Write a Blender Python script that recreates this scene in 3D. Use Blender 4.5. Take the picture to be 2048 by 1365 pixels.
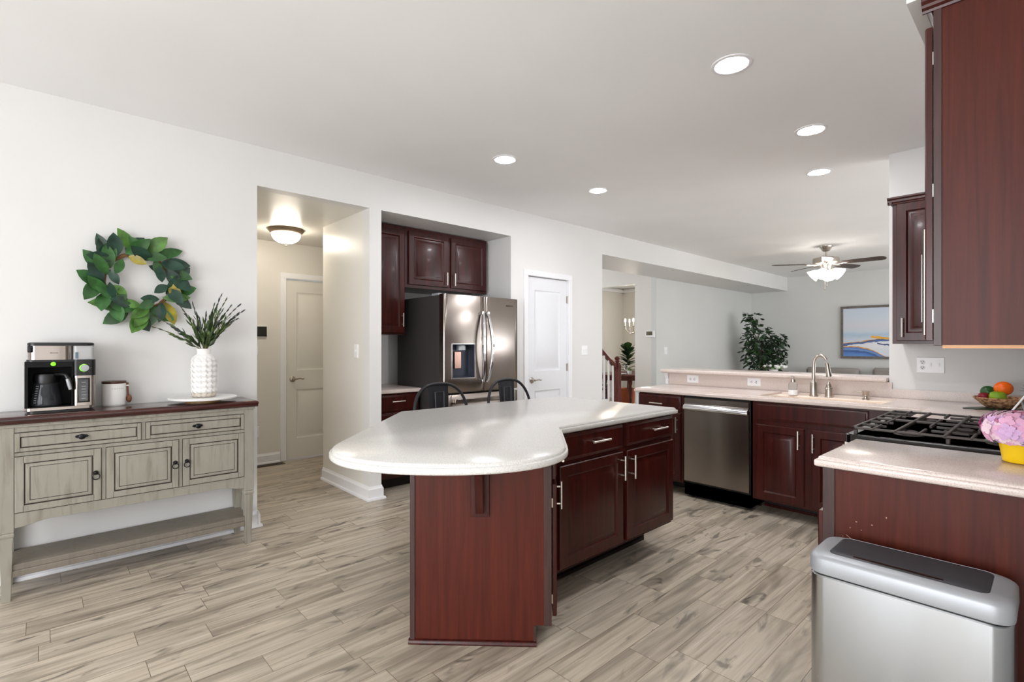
import bpy, math, random
from mathutils import Matrix, Vector
for _o in list(bpy.data.objects):
    bpy.data.objects.remove(_o)
S = bpy.context.scene
COL = S.collection
PI = math.pi
R = math.radians

# ------------------------------------------------------------------ camera, world, exposure
CAM_H = 1.31
CAM_YAW = 47.1            # the left wall runs along +x, the peninsula along y
cam_d = bpy.data.cameras.new('camera')
cam = bpy.data.objects.new('camera', cam_d)
COL.objects.link(cam)
cam.location = (0, 0, CAM_H)
cam.rotation_euler = (PI / 2, 0, -R(90 - CAM_YAW))   # looks along (cos47.1, sin47.1)
cam_d.sensor_width = 36.0
cam_d.lens = 1016.0 / 2048.0 * 36.0
cam_d.shift_y = (690.5 - 682.5) / 2048.0
cam_d.clip_start = 0.05
S.camera = cam
w = bpy.data.worlds.new('world')
S.world = w
w.use_nodes = True
w.node_tree.nodes['Background'].inputs[0].default_value = (0.8, 0.87, 1.0, 1)
w.node_tree.nodes['Background'].inputs[1].default_value = 1.0
S.view_settings.view_transform = 'Standard'
S.view_settings.look = 'None'
S.view_settings.gamma = 1.0
S.view_settings.use_curve_mapping = False
S.view_settings.exposure = 0.13
S.cycles.max_bounces = 10
S.cycles.diffuse_bounces = 6
S.cycles.glossy_bounces = 4
S.cycles.use_denoising = True
S.cycles.sample_clamp_indirect = 8.0
WIN = 5.2                 # radiance of the glowing window panes


def daylight(name, loc, rot, sx, sy, power, col=(0.95, 0.97, 1.0)):
    """unseen fill lamp added near a window, rot = Euler degrees of an area lamp shining along its local -z"""
    d = bpy.data.lights.new(name, 'AREA')
    d.shape = 'RECTANGLE'
    d.size, d.size_y = sx, sy
    d.energy = power
    d.color = col
    o = bpy.data.objects.new(name, d)
    COL.objects.link(o)
    o.location = loc
    o.rotation_euler = tuple(math.radians(a) for a in rot)
    return o


# unseen area lamps added beside the window panes to lift ceilings and walls
daylight('fill_back_windows', (-3.1, 0.2, 1.4), (0, -90, 0), 1.6, 3.0, 78)
daylight('fill_patio_door', (-0.4, -2.8, 0.6), (152, 0, 0), 3.4, 1.0, 14)
daylight('fill_family', (7.6, -2.9, 1.0), (140, 0, 0), 4.6, 1.5, 95)


# ------------------------------------------------------------------ materials
def lin(c):
    return tuple(((v / 255.0) / 12.92 if v / 255.0 <= 0.04045 else ((v / 255.0 + 0.055) / 1.055) ** 2.4) for v in c) + (1.0,)


MATS = {}


def mat(name, c, rough=0.5, metal=0.0, emit=0.0, emitc=None, trans=0.0, coat=0.0, aniso=0.0, ior=1.45, spec=0.5):
    m = bpy.data.materials.new(name)
    m.use_nodes = True
    b = m.node_tree.nodes['Principled BSDF']
    b.inputs['Base Color'].default_value = lin(c)
    b.inputs['Roughness'].default_value = rough
    b.inputs['Metallic'].default_value = metal
    b.inputs['IOR'].default_value = ior
    b.inputs['Transmission Weight'].default_value = trans
    b.inputs['Coat Weight'].default_value = coat
    b.inputs['Coat Roughness'].default_value = 0.1
    b.inputs['Anisotropic'].default_value = aniso
    b.inputs['Specular IOR Level'].default_value = spec
    if emit:
        b.inputs['Emission Color'].default_value = lin(emitc or c)
        b.inputs['Emission Strength'].default_value = emit
    MATS[name] = m
    return m


class NT:
    """short-hand for building a node tree around the Principled node of a material"""
    def __init__(self, m):
        self.t = m.node_tree
        self.b = self.t.nodes['Principled BSDF']

    def n(self, kind, **kw):
        nd = self.t.nodes.new(kind)
        for k, v in kw.items():
            setattr(nd, k, v)
        return nd

    def l(self, a, b):
        self.t.links.new(a, b)

    def math(self, op, a, b=None, c=None):
        nd = self.n('ShaderNodeMath', operation=op)
        for i, v in enumerate((a, b, c)):
            if v is None:
                continue
            if isinstance(v, (int, float)):
                nd.inputs[i].default_value = v
            else:
                self.l(v, nd.inputs[i])
        return nd.outputs[0]

    def obj(self):
        return self.n('ShaderNodeTexCoord').outputs['Object']

    def mapping(self, vec, scale=(1, 1, 1), loc=(0, 0, 0), rot=(0, 0, 0)):
        nd = self.n('ShaderNodeMapping')
        self.l(vec, nd.inputs['Vector'])
        nd.inputs['Scale'].default_value = scale
        nd.inputs['Location'].default_value = loc
        nd.inputs['Rotation'].default_value = rot
        return nd.outputs[0]

    def noise(self, vec, scale=5.0, detail=3.0, rough=0.5, dist=0.0):
        nd = self.n('ShaderNodeTexNoise')
        self.l(vec, nd.inputs['Vector'])
        nd.inputs['Scale'].default_value = scale
        nd.inputs['Detail'].default_value = detail
        nd.inputs['Roughness'].default_value = rough
        nd.inputs['Distortion'].default_value = dist
        return nd.outputs['Fac']

    def ramp(self, fac, stops, interp='LINEAR'):
        nd = self.n('ShaderNodeValToRGB')
        nd.color_ramp.interpolation = interp
        e = nd.color_ramp.elements
        while len(e) < len(stops):
            e.new(0.5)
        for i, (p, c) in enumerate(stops):
            e[i].position = p
            e[i].color = lin(c) if isinstance(c, tuple) else (c, c, c, 1)
        self.l(fac, nd.inputs[0])
        return nd.outputs[0]

    def mix(self, fac, a, b, blend='MIX'):
        nd = self.n('ShaderNodeMix', data_type='RGBA', blend_type=blend)
        for s, v in ((nd.inputs[0], fac), (nd.inputs[6], a), (nd.inputs[7], b)):
            if isinstance(v, (int, float)):
                s.default_value = v
            elif isinstance(v, tuple):
                s.default_value = lin(v)
            else:
                self.l(v, s)
        return nd.outputs[2]

    def bump(self, h, strength=0.2, dist=0.01):
        nd = self.n('ShaderNodeBump')
        nd.inputs['Strength'].default_value = strength
        nd.inputs['Distance'].default_value = dist
        self.l(h, nd.inputs['Height'])
        self.l(nd.outputs[0], self.b.inputs['Normal'])

    def color(self, out):
        self.l(out, self.b.inputs['Base Color'])


def paint(name, c, rough=0.55):
    m = mat(name, c, rough)
    t = NT(m)
    h = t.noise(t.obj(), 260.0, 2.0)
    t.bump(h, 0.04, 0.002)
    v = t.noise(t.obj(), 1.3, 2.0)
    d = tuple(max(0, k - 4) for k in c)
    t.color(t.ramp(v, [(0.3, d), (0.7, c)]))
    return m


def wood(name, dark, mid, light, rough=0.35, scale=(22, 22, 1.4), coat=0.0, bump=0.05, spec=0.5):
    m = mat(name, mid, rough, coat=coat, spec=spec)
    t = NT(m)
    v = t.mapping(t.obj(), scale)
    a = t.noise(v, 1.6, 5.0, 0.6, 0.6)
    c1 = t.ramp(a, [(0.28, dark), (0.5, mid), (0.74, light)])
    fine = t.noise(t.mapping(t.obj(), tuple(4 * k for k in scale)), 2.0, 3.0)
    c2 = t.mix(t.math('MULTIPLY', fine, 0.35), c1, dark)
    t.color(c2)
    t.bump(fine, bump, 0.003)
    return m


W_WALL = paint('wall_paint', (224, 223, 221), 0.5)
W_WARM = paint('hall_wall_paint', (226, 223, 216), 0.35)
W_FAM = paint('family_wall_paint', (214, 215, 212), 0.5)
W_CEIL = paint('ceiling_paint', (244, 244, 244), 0.7)
W_TRIM = mat('trim_white', (236, 236, 238), 0.35)
W_DOOR = mat('door_white', (226, 227, 230), 0.35)
CHERRY = wood('cherry_cabinet', (38, 11, 8), (62, 18, 13), (80, 27, 19), 0.30, coat=0.08, spec=0.38)
CHERRY_LIT = wood('cherry_end_lit', (64, 22, 13), (78, 29, 18), (90, 36, 23), 0.42, (30, 30, 1.2), spec=0.3)  # lighter copy of the cabinet cherry; light on the end faces put in colour
CHERRY_STILE = wood('cherry_stile_dark', (48, 32, 30), (66, 44, 41), (76, 52, 48), 0.35)
TOE = mat('toe_kick_shaded', (24, 12, 11), 0.5)  # near-black, recess shade put into the toe kick colour
BLACK = mat('black_plastic', (16, 16, 17), 0.35)
BLACKG = mat('black_gloss', (10, 10, 12), 0.12, coat=0.5)
IRON = mat('cast_iron', (70, 62, 59), 0.5)
NICKEL = mat('brushed_nickel', (186, 178, 168), 0.3, 1.0)
CHROME = mat('chrome', (222, 222, 224), 0.12, 1.0)
PULL = mat('satin_nickel_pull', (226, 220, 212), 0.32, 0.9)
DGREY = mat('fridge_side_grey', (58, 55, 54), 0.55, 0.1)
WHITEP = mat('white_plastic', (240, 240, 240), 0.3)
SLOT = mat('outlet_slot', (40, 40, 42), 0.5)
CERAMIC = mat('white_ceramic', (238, 237, 234), 0.25)
METALBLK = mat('powder_black', (40, 40, 44), 0.42, 0.4)
BRONZE = mat('dark_bronze', (42, 42, 44), 0.38, 0.85)
SILVERP = mat('silver_plastic', (164, 167, 171), 0.42, 0.35)
GREYP = mat('grey_plastic', (52, 54, 58), 0.5)
BRUSHG = mat('lamp_brass_grey', (150, 132, 112), 0.35, 0.8)
LAMPW = mat('lamp_glass_lit', (255, 250, 240), 0.4, emit=32.0, emitc=(255, 244, 226))
BULBW = mat('fan_shade_lit', (255, 252, 248), 0.4, emit=13.0, emitc=(255, 246, 236))
CANW = mat('downlight_lit', (255, 255, 255), 0.4, emit=190.0, emitc=(252, 252, 255))
CANDLE = mat('candle_bulb_lit', (255, 250, 240), 0.4, emit=200.0, emitc=(255, 240, 215))
DAY_SIDE = mat('patio_daylight', (255, 255, 255), 0.2, emit=0.45, emitc=(244, 248, 255))
DAY = mat('window_daylight', (255, 255, 255), 0.2, emit=WIN, emitc=(244, 248, 255))
GREENLED = mat('green_led', (140, 255, 40), 0.4, emit=0.15, emitc=(140, 255, 40))


ANISO_ROT = 0.25


def steel(name, c, rough, vertical=True):
    m = mat(name, c, rough, 1.0, aniso=0.75)
    t = NT(m)
    tg = t.n('ShaderNodeTangent', direction_type='RADIAL', axis='Z')
    t.l(tg.outputs[0], t.b.inputs['Tangent'])
    t.b.inputs['Anisotropic Rotation'].default_value = ANISO_ROT
    v = t.mapping(t.obj(), (140, 140, 1) if vertical else (2, 300, 300))
    h = t.noise(v, 1.0, 2.0)
    t.l(t.ramp(h, [(0.3, rough - 0.008), (0.7, rough + 0.008)]), t.b.inputs['Roughness'])
    return m


STEEL = steel('stainless_steel', (160, 151, 144), 0.22)
STEEL_CAN = steel('stainless_can', (188, 192, 196), 0.26)


def quartz(name, c, rough=0.2):
    m = mat(name, c, rough)
    t = NT(m)
    a = t.noise(t.obj(), 240.0, 2.0)
    d = tuple(k - 26 for k in c)
    l = tuple(min(255, k + 8) for k in c)
    c1 = t.ramp(a, [(0.34, d), (0.46, c), (0.62, c), (0.72, l)])
    b = t.noise(t.obj(), 5.0, 2.0)
    t.color(t.mix(t.math('MULTIPLY', b, 0.15), c1, d))
    return m


QUARTZ_I = quartz('quartz_white', (216, 214, 210))
QUARTZ_P = quartz('quartz_pink_cast', (218, 204, 196))  # island quartz again, pink cast of reflected cabinets put into its colour
SINKM = mat('sink_bisque', (238, 222, 206), 0.2)


def floor_material():
    m = mat('wood_look_tile', (180, 165, 145), 0.3)
    t = NT(m)
    PW, PL = 0.146, 0.613
    sep = t.n('ShaderNodeSeparateXYZ')
    t.l(t.obj(), sep.inputs[0])
    x, y = sep.outputs[0], sep.outputs[1]
    v = t.math('ADD', t.math('DIVIDE', y, PW), 0.33)
    row = t.math('FLOOR', v)
    fy = t.math('FRACT', v)
    wn = t.n('ShaderNodeTexWhiteNoise', noise_dimensions='1D')
    t.l(row, wn.inputs['W'])
    u = t.math('ADD', t.math('DIVIDE', x, PL), t.math('MULTIPLY', wn.outputs['Value'], 3.0))
    colu = t.math('FLOOR', u)
    fx = t.math('FRACT', u)
    cid = t.n('ShaderNodeCombineXYZ')
    t.l(row, cid.inputs[0])
    t.l(colu, cid.inputs[1])
    w3 = t.n('ShaderNodeTexWhiteNoise', noise_dimensions='3D')
    t.l(cid.outputs[0], w3.inputs['Vector'])
    rnd = w3.outputs['Value']
    sc = t.n('ShaderNodeSeparateColor')
    t.l(w3.outputs['Color'], sc.inputs[0])
    rnd2 = sc.outputs[1]

    def coord(sx, sy, k):
        c = t.n('ShaderNodeCombineXYZ')
        t.l(t.math('ADD', t.math('MULTIPLY', x, sx), t.math('MULTIPLY', rnd, 37.0 * k)), c.inputs[0])
        t.l(t.math('ADD', t.math('MULTIPLY', y, sy), t.math('MULTIPLY', rnd2, 53.0 * k)), c.inputs[1])
        t.l(t.math('MULTIPLY', rnd, 9.0), c.inputs[2])
        return c.outputs[0]
    grain = t.noise(coord(1.5, 34.0, 1), 1.0, 5.0, 0.55, 0.5)
    band = t.noise(coord(1.2, 11.0, 2), 1.0, 3.0, 0.5, 0.9)
    knot = t.noise(coord(2.6, 8.0, 3), 1.0, 3.0, 0.5, 1.8)
    fineg = t.noise(coord(3.0, 130.0, 4), 1.0, 3.0, 0.6, 0.3)
    base = t.mix(rnd2, (194, 181, 162), (172, 160, 147))
    g = t.ramp(grain, [(0.30, (118, 106, 92)), (0.42, (172, 160, 142)), (0.56, (198, 186, 167)), (0.70, (218, 208, 190))])
    c1 = t.mix(t.ramp(fineg, [(0.52, 0.0), (0.66, 0.45)]), t.mix(0.6, base, g), (136, 125, 110))
    c2 = t.mix(t.ramp(band, [(0.47, 0.0), (0.66, 0.7)]), c1, (116, 106, 93))
    c3 = t.mix(t.ramp(knot, [(0.59, 0.0), (0.70, 0.8)]), c2, (74, 68, 62))
    c4 = t.mix(t.math('MULTIPLY', rnd, 0.22), c3, (206, 196, 178))
    dx = t.math('MULTIPLY', t.math('MINIMUM', fx, t.math('SUBTRACT', 1.0, fx)), PL)
    dy = t.math('MULTIPLY', t.math('MINIMUM', fy, t.math('SUBTRACT', 1.0, fy)), PW)
    gm = t.math('LESS_THAN', t.math('MINIMUM', dx, dy), 0.0014)
    t.color(t.mix(gm, c4, (122, 108, 93)))
    h = t.math('SUBTRACT', t.math('MULTIPLY', grain, 0.3), gm)
    t.bump(h, 0.12, 0.003)
    t.l(t.ramp(grain, [(0.2, 0.42), (0.8, 0.28)]), t.b.inputs['Roughness'])
    return m


FLOOR = floor_material()


def antique(name, c, glaze, amt=0.5):
    m = mat(name, c, 0.5)
    t = NT(m)
    a = t.noise(t.mapping(t.obj(), (26, 26, 3.0)), 1.2, 5.0, 0.6, 0.4)
    b = t.noise(t.obj(), 7.0, 3.0)
    c1 = t.mix(t.ramp(a, [(0.5, 0.0), (0.78, amt)]), c, glaze)
    c2 = t.mix(t.ramp(b, [(0.4, 0.0), (0.75, 0.28)]), c1, tuple(int(k * 0.8) for k in c))
    t.color(c2)
    return m


SB_PAINT = antique('antique_sage_paint', (150, 146, 134), (92, 83, 70), 0.65)
SB_SHELF = antique('sage_shelf', (124, 116, 104), (88, 78, 68))
SB_GLAZE = mat('dark_glaze', (52, 42, 36), 0.55)
SB_TOP = wood('mahogany_top', (40, 17, 15), (62, 26, 22), (84, 38, 30), 0.2, (1.4, 26, 26), coat=0.4)


# ------------------------------------------------------------------ mesh building
class MB:
    def __init__(self, M=None):
        self.v, self.f, self.mi = [], [], []
        self.M = M

    def add(self, vs, fs, mi=0):
        o = len(self.v)
        if self.M is not None:
            vs = [tuple(self.M @ Vector(p)) for p in vs]
        self.v.extend([tuple(p) for p in vs])
        for k, f in enumerate(fs):
            self.f.append([i + o for i in f])
            self.mi.append(mi[k] if isinstance(mi, list) else mi)
        return self

    def box(self, x0, x1, y0, y1, z0, z1, mi=0):
        return self.add([(x0, y0, z0), (x1, y0, z0), (x1, y1, z0), (x0, y1, z0), (x0, y0, z1), (x1, y0, z1), (x1, y1, z1), (x0, y1, z1)],
                        [(0, 3, 2, 1), (4, 5, 6, 7), (0, 1, 5, 4), (1, 2, 6, 5), (2, 3, 7, 6), (3, 0, 4, 7)], mi)

    def loops(self, loops, mi=0, cap0=True, cap1=True, closed=True):
        n = len(loops[0])
        vs = [p for l in loops for p in l]
        fs, ms = [], []
        for k in range(len(loops) - 1):
            for i in range(n if closed else n - 1):
                j = (i + 1) % n
                fs.append((k * n + i, k * n + j, (k + 1) * n + j, (k + 1) * n + i))
                ms.append(mi[k] if isinstance(mi, list) else mi)
        if cap0:
            fs.append(tuple(range(n - 1, -1, -1)))
            ms.append(mi[0] if isinstance(mi, list) else mi)
        if cap1:
            fs.append(tuple(range((len(loops) - 1) * n, len(loops) * n)))
            ms.append(mi[-1] if isinstance(mi, list) else mi)
        return self.add(vs, fs, ms)

    def prism(self, poly, z0, z1, mi=0):
        return self.loops([[(x, y, z0) for x, y in poly], [(x, y, z1) for x, y in poly]], mi)

    def lathe(self, prof, c=(0, 0, 0), seg=28, mi=0, axis='z', cap0=True, cap1=True):
        ls = []
        for r, h in prof:
            l = []
            for i in range(seg):
                a = 2 * PI * i / seg
                p = (r * math.cos(a), r * math.sin(a), h)
                if axis == 'y':
                    p = (p[0], h, -p[1])
                elif axis == 'x':
                    p = (h, p[0], p[1])
                l.append((p[0] + c[0], p[1] + c[1], p[2] + c[2]))
            ls.append(l)
        return self.loops(ls, mi, cap0, cap1)

    def tube(self, pts, r, seg=10, mi=0, caps=True):
        pts = [Vector(p) for p in pts]
        rs = r if isinstance(r, (list, tuple)) else [r] * len(pts)
        ls = []
        t0 = (pts[1] - pts[0]).normalized()
        up = Vector((0, 0, 1)) if abs(t0.z) < 0.9 else Vector((1, 0, 0))
        nrm = t0.cross(up).normalized()
        for i, p in enumerate(pts):
            a = pts[max(0, i - 1)]
            b = pts[min(len(pts) - 1, i + 1)]
            t = (b - a).normalized()
            nrm = (nrm - t * nrm.dot(t)).normalized()
            bi = t.cross(nrm)
            ls.append([tuple(p + (nrm * math.cos(2 * PI * k / seg) + bi * math.sin(2 * PI * k / seg)) * rs[i]) for k in range(seg)])
        return self.loops(ls, mi, caps, caps)

    def sphere(self, c, r, seg=20, rings=12, mi=0, sx=1, sy=1, sz=1):
        ls = []
        for k in range(1, rings):
            a = PI * k / rings
            ls.append([(c[0] + sx * r * math.sin(a) * math.cos(2 * PI * i / seg), c[1] + sy * r * math.sin(a) * math.sin(2 * PI * i / seg), c[2] - sz * r * math.cos(a)) for i in range(seg)])
        return self.loops(ls, mi)

    def panel(self, x0, x1, z0, z1, yf, t, rings, mi=None):
        """a slab whose front faces -y at yf; rings = (inset, depth) loops on the front, the last one capped"""
        def loop(i, y):
            return [(x0 + i, y, z0 + i), (x1 - i, y, z0 + i), (x1 - i, y, z1 - i), (x0 + i, y, z1 - i)]
        ls = [loop(0, yf + t)] + [loop(i, yf + d) for i, d in rings]
        return self.loops(ls, mi if mi else 0)

    def build(self, name, mats, parent=None, smooth=True, bevel=0.0, seg=2, ang=35):
        me = bpy.data.meshes.new(name)
        me.from_pydata(self.v, [], self.f)
        if not isinstance(mats, (list, tuple)):
            mats = [mats]
        for m in mats:
            me.materials.append(m)
        me.polygons.foreach_set('material_index', self.mi)
        me.validate()
        if smooth:
            me.polygons.foreach_set('use_smooth', [True] * len(me.polygons))
            me.set_sharp_from_angle(angle=R(ang))
        me.update()
        o = bpy.data.objects.new(name, me)
        COL.objects.link(o)
        if parent is not None:
            o.parent = parent
        if bevel:
            b = o.modifiers.new('bevel', 'BEVEL')
            b.width = bevel
            b.segments = seg
            b.limit_method = 'ANGLE'
            b.angle_limit = R(40)
        return o


def tag(o, label, cat, group=None, kind=None):
    o['label'] = label
    o['category'] = cat
    if group:
        o['group'] = group
    if kind:
        o['kind'] = kind
    return o


def thing(name, label, cat, loc=(0, 0, 0), rz=0.0, group=None):
    o = bpy.data.objects.new(name, None)
    COL.objects.link(o)
    o.location = loc
    o.rotation_euler = (0, 0, R(rz))
    o.empty_display_size = 0.1
    return tag(o, label, cat, group)


def struct(name, mb, m, label=None, parent=None, bevel=0.0, smooth=True):
    o = mb.build(name, m, parent, smooth, bevel)
    if parent is None:
        o['kind'] = 'structure'
        if label:
            o['label'] = label
    return o


def copy_thing(r, loc, rz=None, label=None):
    c = r.copy()
    COL.objects.link(c)
    c.location = loc
    if rz is not None:
        c.rotation_euler = (0, 0, R(rz))
    if label:
        c['label'] = label
    for ch in list(r.children):
        d = ch.copy()
        COL.objects.link(d)
        d.parent = c
        for g in list(ch.children):
            e = g.copy()
            COL.objects.link(e)
            e.parent = d
    return c


def offset_poly(p, d):
    """inset a counter-clockwise polygon by d"""
    n = len(p)
    out = []
    for i in range(n):
        a, b, c = Vector(p[i - 1]), Vector(p[i]), Vector(p[(i + 1) % n])
        e1, e2 = (b - a).normalized(), (c - b).normalized()
        n1, n2 = Vector((-e1.y, e1.x)), Vector((-e2.y, e2.x))
        k = 1 + n1.dot(n2)
        q = b + (n1 + n2) * (d / max(k, 0.2))
        out.append((q.x, q.y))
    return out


def slab(mb, poly, z0, z1):
    """countertop with a stepped edge"""
    t = z1 - z0
    prof = [(0.006, 0), (0.001, 0.004), (0, 0.008), (0, t * 0.58), (0.002, t * 0.64), (0.009, t * 0.66), (0.010, t * 0.80), (0.012, t * 0.92), (0.018, t)]
    mb.loops([[(x, y, z0 + h) for x, y in offset_poly(poly, i)] for i, h in prof])
    return mb


def boolean_cut(o, cutter):
    md = o.modifiers.new('cut', 'BOOLEAN')
    md.operation = 'DIFFERENCE'
    md.solver = 'EXACT'
    md.object = cutter
    dg = bpy.context.evaluated_depsgraph_get()
    dg.update()
    me = bpy.data.meshes.new_from_object(o.evaluated_get(dg))
    o.modifiers.remove(md)
    old = o.data
    o.data = me
    me.name = old.name
    bpy.data.objects.remove(cutter)
    me.set_sharp_from_angle(angle=R(35))


def text_geo(txt, size, extrude=0.0004):
    cu = bpy.data.curves.new('lettering', 'FONT')
    cu.body = txt
    cu.size = size
    cu.extrude = extrude
    cu.align_x = 'CENTER'
    cu.align_y = 'CENTER'
    o = bpy.data.objects.new('lettering_source', cu)
    COL.objects.link(o)
    dg = bpy.context.evaluated_depsgraph_get()
    dg.update()
    me = bpy.data.meshes.new_from_object(o.evaluated_get(dg))
    vs = [tuple(v.co) for v in me.vertices]
    fs = [tuple(p.vertices) for p in me.polygons]
    bpy.data.objects.remove(o)
    bpy.data.curves.remove(cu)
    bpy.data.meshes.remove(me)
    return vs, fs


def bar_pull(parent, x, z, L, vertical, y=-0.02, name='handle', m=PULL):
    """bar handle standing off a front at y"""
    mb = MB()
    h = L / 2
    yo = y - 0.03
    if vertical:
        mb.tube([(x, yo, z - h), (x, yo, z + h)], 0.006)
        for s in (-1, 1):
            mb.tube([(x, y + 0.001, z + s * h * 0.62), (x, yo, z + s * h * 0.62)], 0.0045, 8)
    else:
        mb.tube([(x - h, yo, z), (x + h, yo, z)], 0.006)
        for s in (-1, 1):
            mb.tube([(x + s * h * 0.62, y + 0.001, z), (x + s * h * 0.62, yo, z)], 0.0045, 8)
    return mb.build(name, m, parent)


RAISED = [(0.0, 0.004), (0.004, 0.0), (0.054, 0.0), (0.058, 0.004), (0.064, 0.009), (0.074, 0.009), (0.096, 0.001), (0.100, 0.0)]
SLABF = [(0.0, 0.008), (0.004, 0.005), (0.011, 0.004), (0.016, 0.0), (0.022, 0.0)]


def front(parent, kind, x0, x1, z0, z1, pull=None, y=-0.02, m=CHERRY):
    """a door or drawer front; pull = (x, z, length, vertical)"""
    mb = MB().panel(x0, x1, z0, z1, y, 0.019, RAISED if kind == 'door' else SLABF)
    o = mb.build(kind, m, parent)
    if pull:
        bar_pull(o, *pull, y=y)
    return o
# ------------------------------------------------------------------ room shell
WY = 3.945      # kitchen face of the left wall
CZ = 2.75       # ceiling
OZ = 2.464      # top of the openings
struct('floor', MB().box(-3.3, 11.9, -3.1, 8.0, -0.12, 0.0), FLOOR, 'grey-brown wood-look plank tile floor')
struct('ceiling', MB().box(-3.3, 11.9, -3.1, 8.0, CZ, CZ + 0.1), W_CEIL, 'flat white ceiling')
# left wall with openings
mb = MB()
mb.box(-3.2, 1.15, WY, WY + 0.11, 0, CZ)
mb.box(1.15, 2.03, WY, WY + 0.11, OZ, CZ)
mb.box(2.03, 2.14, WY, WY + 0.11, 0, CZ)
mb.box(2.14, 3.65, WY, WY + 0.11, OZ, CZ)
mb.box(3.65, 3.90, WY, WY + 0.11, 0, CZ)
mb.box(3.90, 4.57, WY, WY + 0.11, 2.07, CZ)
mb.box(4.57, 5.23, WY, WY + 0.11, 0, CZ)
struct('wall_left', mb, W_WALL, 'long white kitchen wall with openings')
struct('wall_pillar', MB().box(2.03, 2.14, WY + 0.11, 4.9, 0, CZ), W_WARM, 'short wall between hall and fridge alcove')
# alcove
mb = MB().box(2.14, 3.75, 4.76, 4.86, 0, CZ).box(3.65, 3.75, WY + 0.11, 4.76, 0, CZ)
struct('wall_alcove', mb, W_WALL, 'white walls of the fridge alcove')
struct('ceiling_alcove', MB().box(2.14, 3.65, WY + 0.11, 4.76, OZ, CZ), W_WALL)
# hall
struct('ceiling_hall', MB().box(0.9, 2.03, WY + 0.11, 5.95, OZ, OZ + 0.05).box(2.03, 3.2, 4.90, 5.95, OZ, OZ + 0.05), W_WARM)
mb = MB().box(0.8, 2.04, 5.95, 6.05, 0, CZ).box(2.04, 2.86, 5.95, 6.05, 2.065, CZ).box(2.86, 3.3, 5.95, 6.05, 0, CZ)
mb.box(0.8, 0.9, WY + 0.11, 5.95, 0, CZ).box(3.2, 3.3, 4.86, 5.95, 0, CZ)
struct('wall_hall', mb, W_WARM, 'warm white hallway walls')
# beam over the dining opening and the family room
struct('trim_1', MB().box(5.23, 11.7, WY, 4.70, OZ, CZ), W_WALL, 'boxed soffit along the left side of the family room')
struct('wall_foyer_left', MB().box(5.13, 5.23, WY + 0.11, 7.65, 0, CZ), W_WALL)
struct('wall_family_left', MB().box(7.75, 11.7, 4.70, 4.80, 0, CZ), W_FAM, 'grey-white family room wall with light switch')
mb = MB().box(7.75, 7.85, 4.80, 5.128, 0, CZ).box(7.75, 7.85, 5.128, 6.9, 2.39, CZ).box(7.75, 7.85, 6.9, 7.65, 0, CZ)
struct('wall_foyer', mb, W_WARM, 'foyer wall with opening to the dining room')
struct('wall_dining_back', MB().box(5.13, 11.1, 7.65, 7.75, 0, CZ), W_WARM)
struct('wall_dining_right', MB().box(11.0, 11.1, 4.80, 7.65, 0, CZ), W_WARM)
mb = MB()
for a, b in ((0.0, 0.03), (0.02, 0.06), (0.05, 0.09)):
    mb.box(7.85, 11.0 , 7.65 - (0.09 - a), 7.65, CZ - 0.11 + a, CZ - 0.11 + b)
    mb.box(11.0 - (0.09 - a), 11.0, 4.80, 7.65, CZ - 0.11 + a, CZ - 0.11 + b)
struct('trim_2', mb, W_TRIM, 'white crown moulding of the dining room')
struct('wall_family_end', MB().box(11.7, 11.8, -3.0, 4.80, 0, CZ), W_FAM, 'grey-white end wall with painting')
struct('wall_family_right', MB().box(4.83, 11.8, -3.1, -3.0, 0, CZ), W_FAM)
# peninsula pony wall and the wall with the cabinets
struct('wall_peninsula', MB().box(4.70, 4.83, 0.87, 2.72, 0, 1.030), W_TRIM, 'low wall under the raised bar ledge')
struct('wall_kitchen_end', MB().box(4.70, 4.83, -3.0, 0.872, 0, CZ), W_WALL, 'white kitchen end wall with switch plate')
struct('wall_right', MB().box(1.3, 4.70, -0.16, -0.06, 0, CZ), W_WALL)
struct('trim_3', MB().box(2.0, 4.70, -0.06, 0.327, 2.385, CZ), W_WALL, 'boxed soffit above the wall cabinets')
# breakfast area behind the camera
struct('wall_breakfast_side', MB().box(1.2, 1.3, -2.9, -0.06, 0, CZ), W_WALL)
struct('wall_breakfast_back', MB().box(-3.2, 1.3, -3.0, -2.9, 0, CZ), W_WALL)
struct('wall_back', MB().box(-3.3, -3.2, -3.0, WY + 0.11, 0, CZ), W_WALL)


def window(n, M, w, h, nx, nz):
    """an unseen framed window with a glowing pane, front facing local -y"""
    f = MB(M)
    f.panel(-0.07, w + 0.07, -0.07, h + 0.07, -0.03, 0.029, [(0.0, 0.0), (0.07, 0.0), (0.07, 0.025)])
    for i in range(1, nx):
        f.box(w * i / nx - 0.02, w * i / nx + 0.02, -0.026, -0.006, 0, h)
    for i in range(1, nz):
        f.box(0, w, -0.024, -0.006, h * i / nz - 0.015, h * i / nz + 0.015)
    o = struct('window_%d' % n, f, W_TRIM)
    MB(M).add([(0, -0.008, 0), (w, -0.008, 0), (w, -0.008, h), (0, -0.008, h)], [(0, 1, 2, 3)]).build('pane', DAY_SIDE if n in (3, 4) else DAY, o)
    return o


def TM(x, y, z, rz):
    return Matrix.Translation((x, y, z)) @ Matrix.Rotation(R(rz), 4, 'Z')


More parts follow.
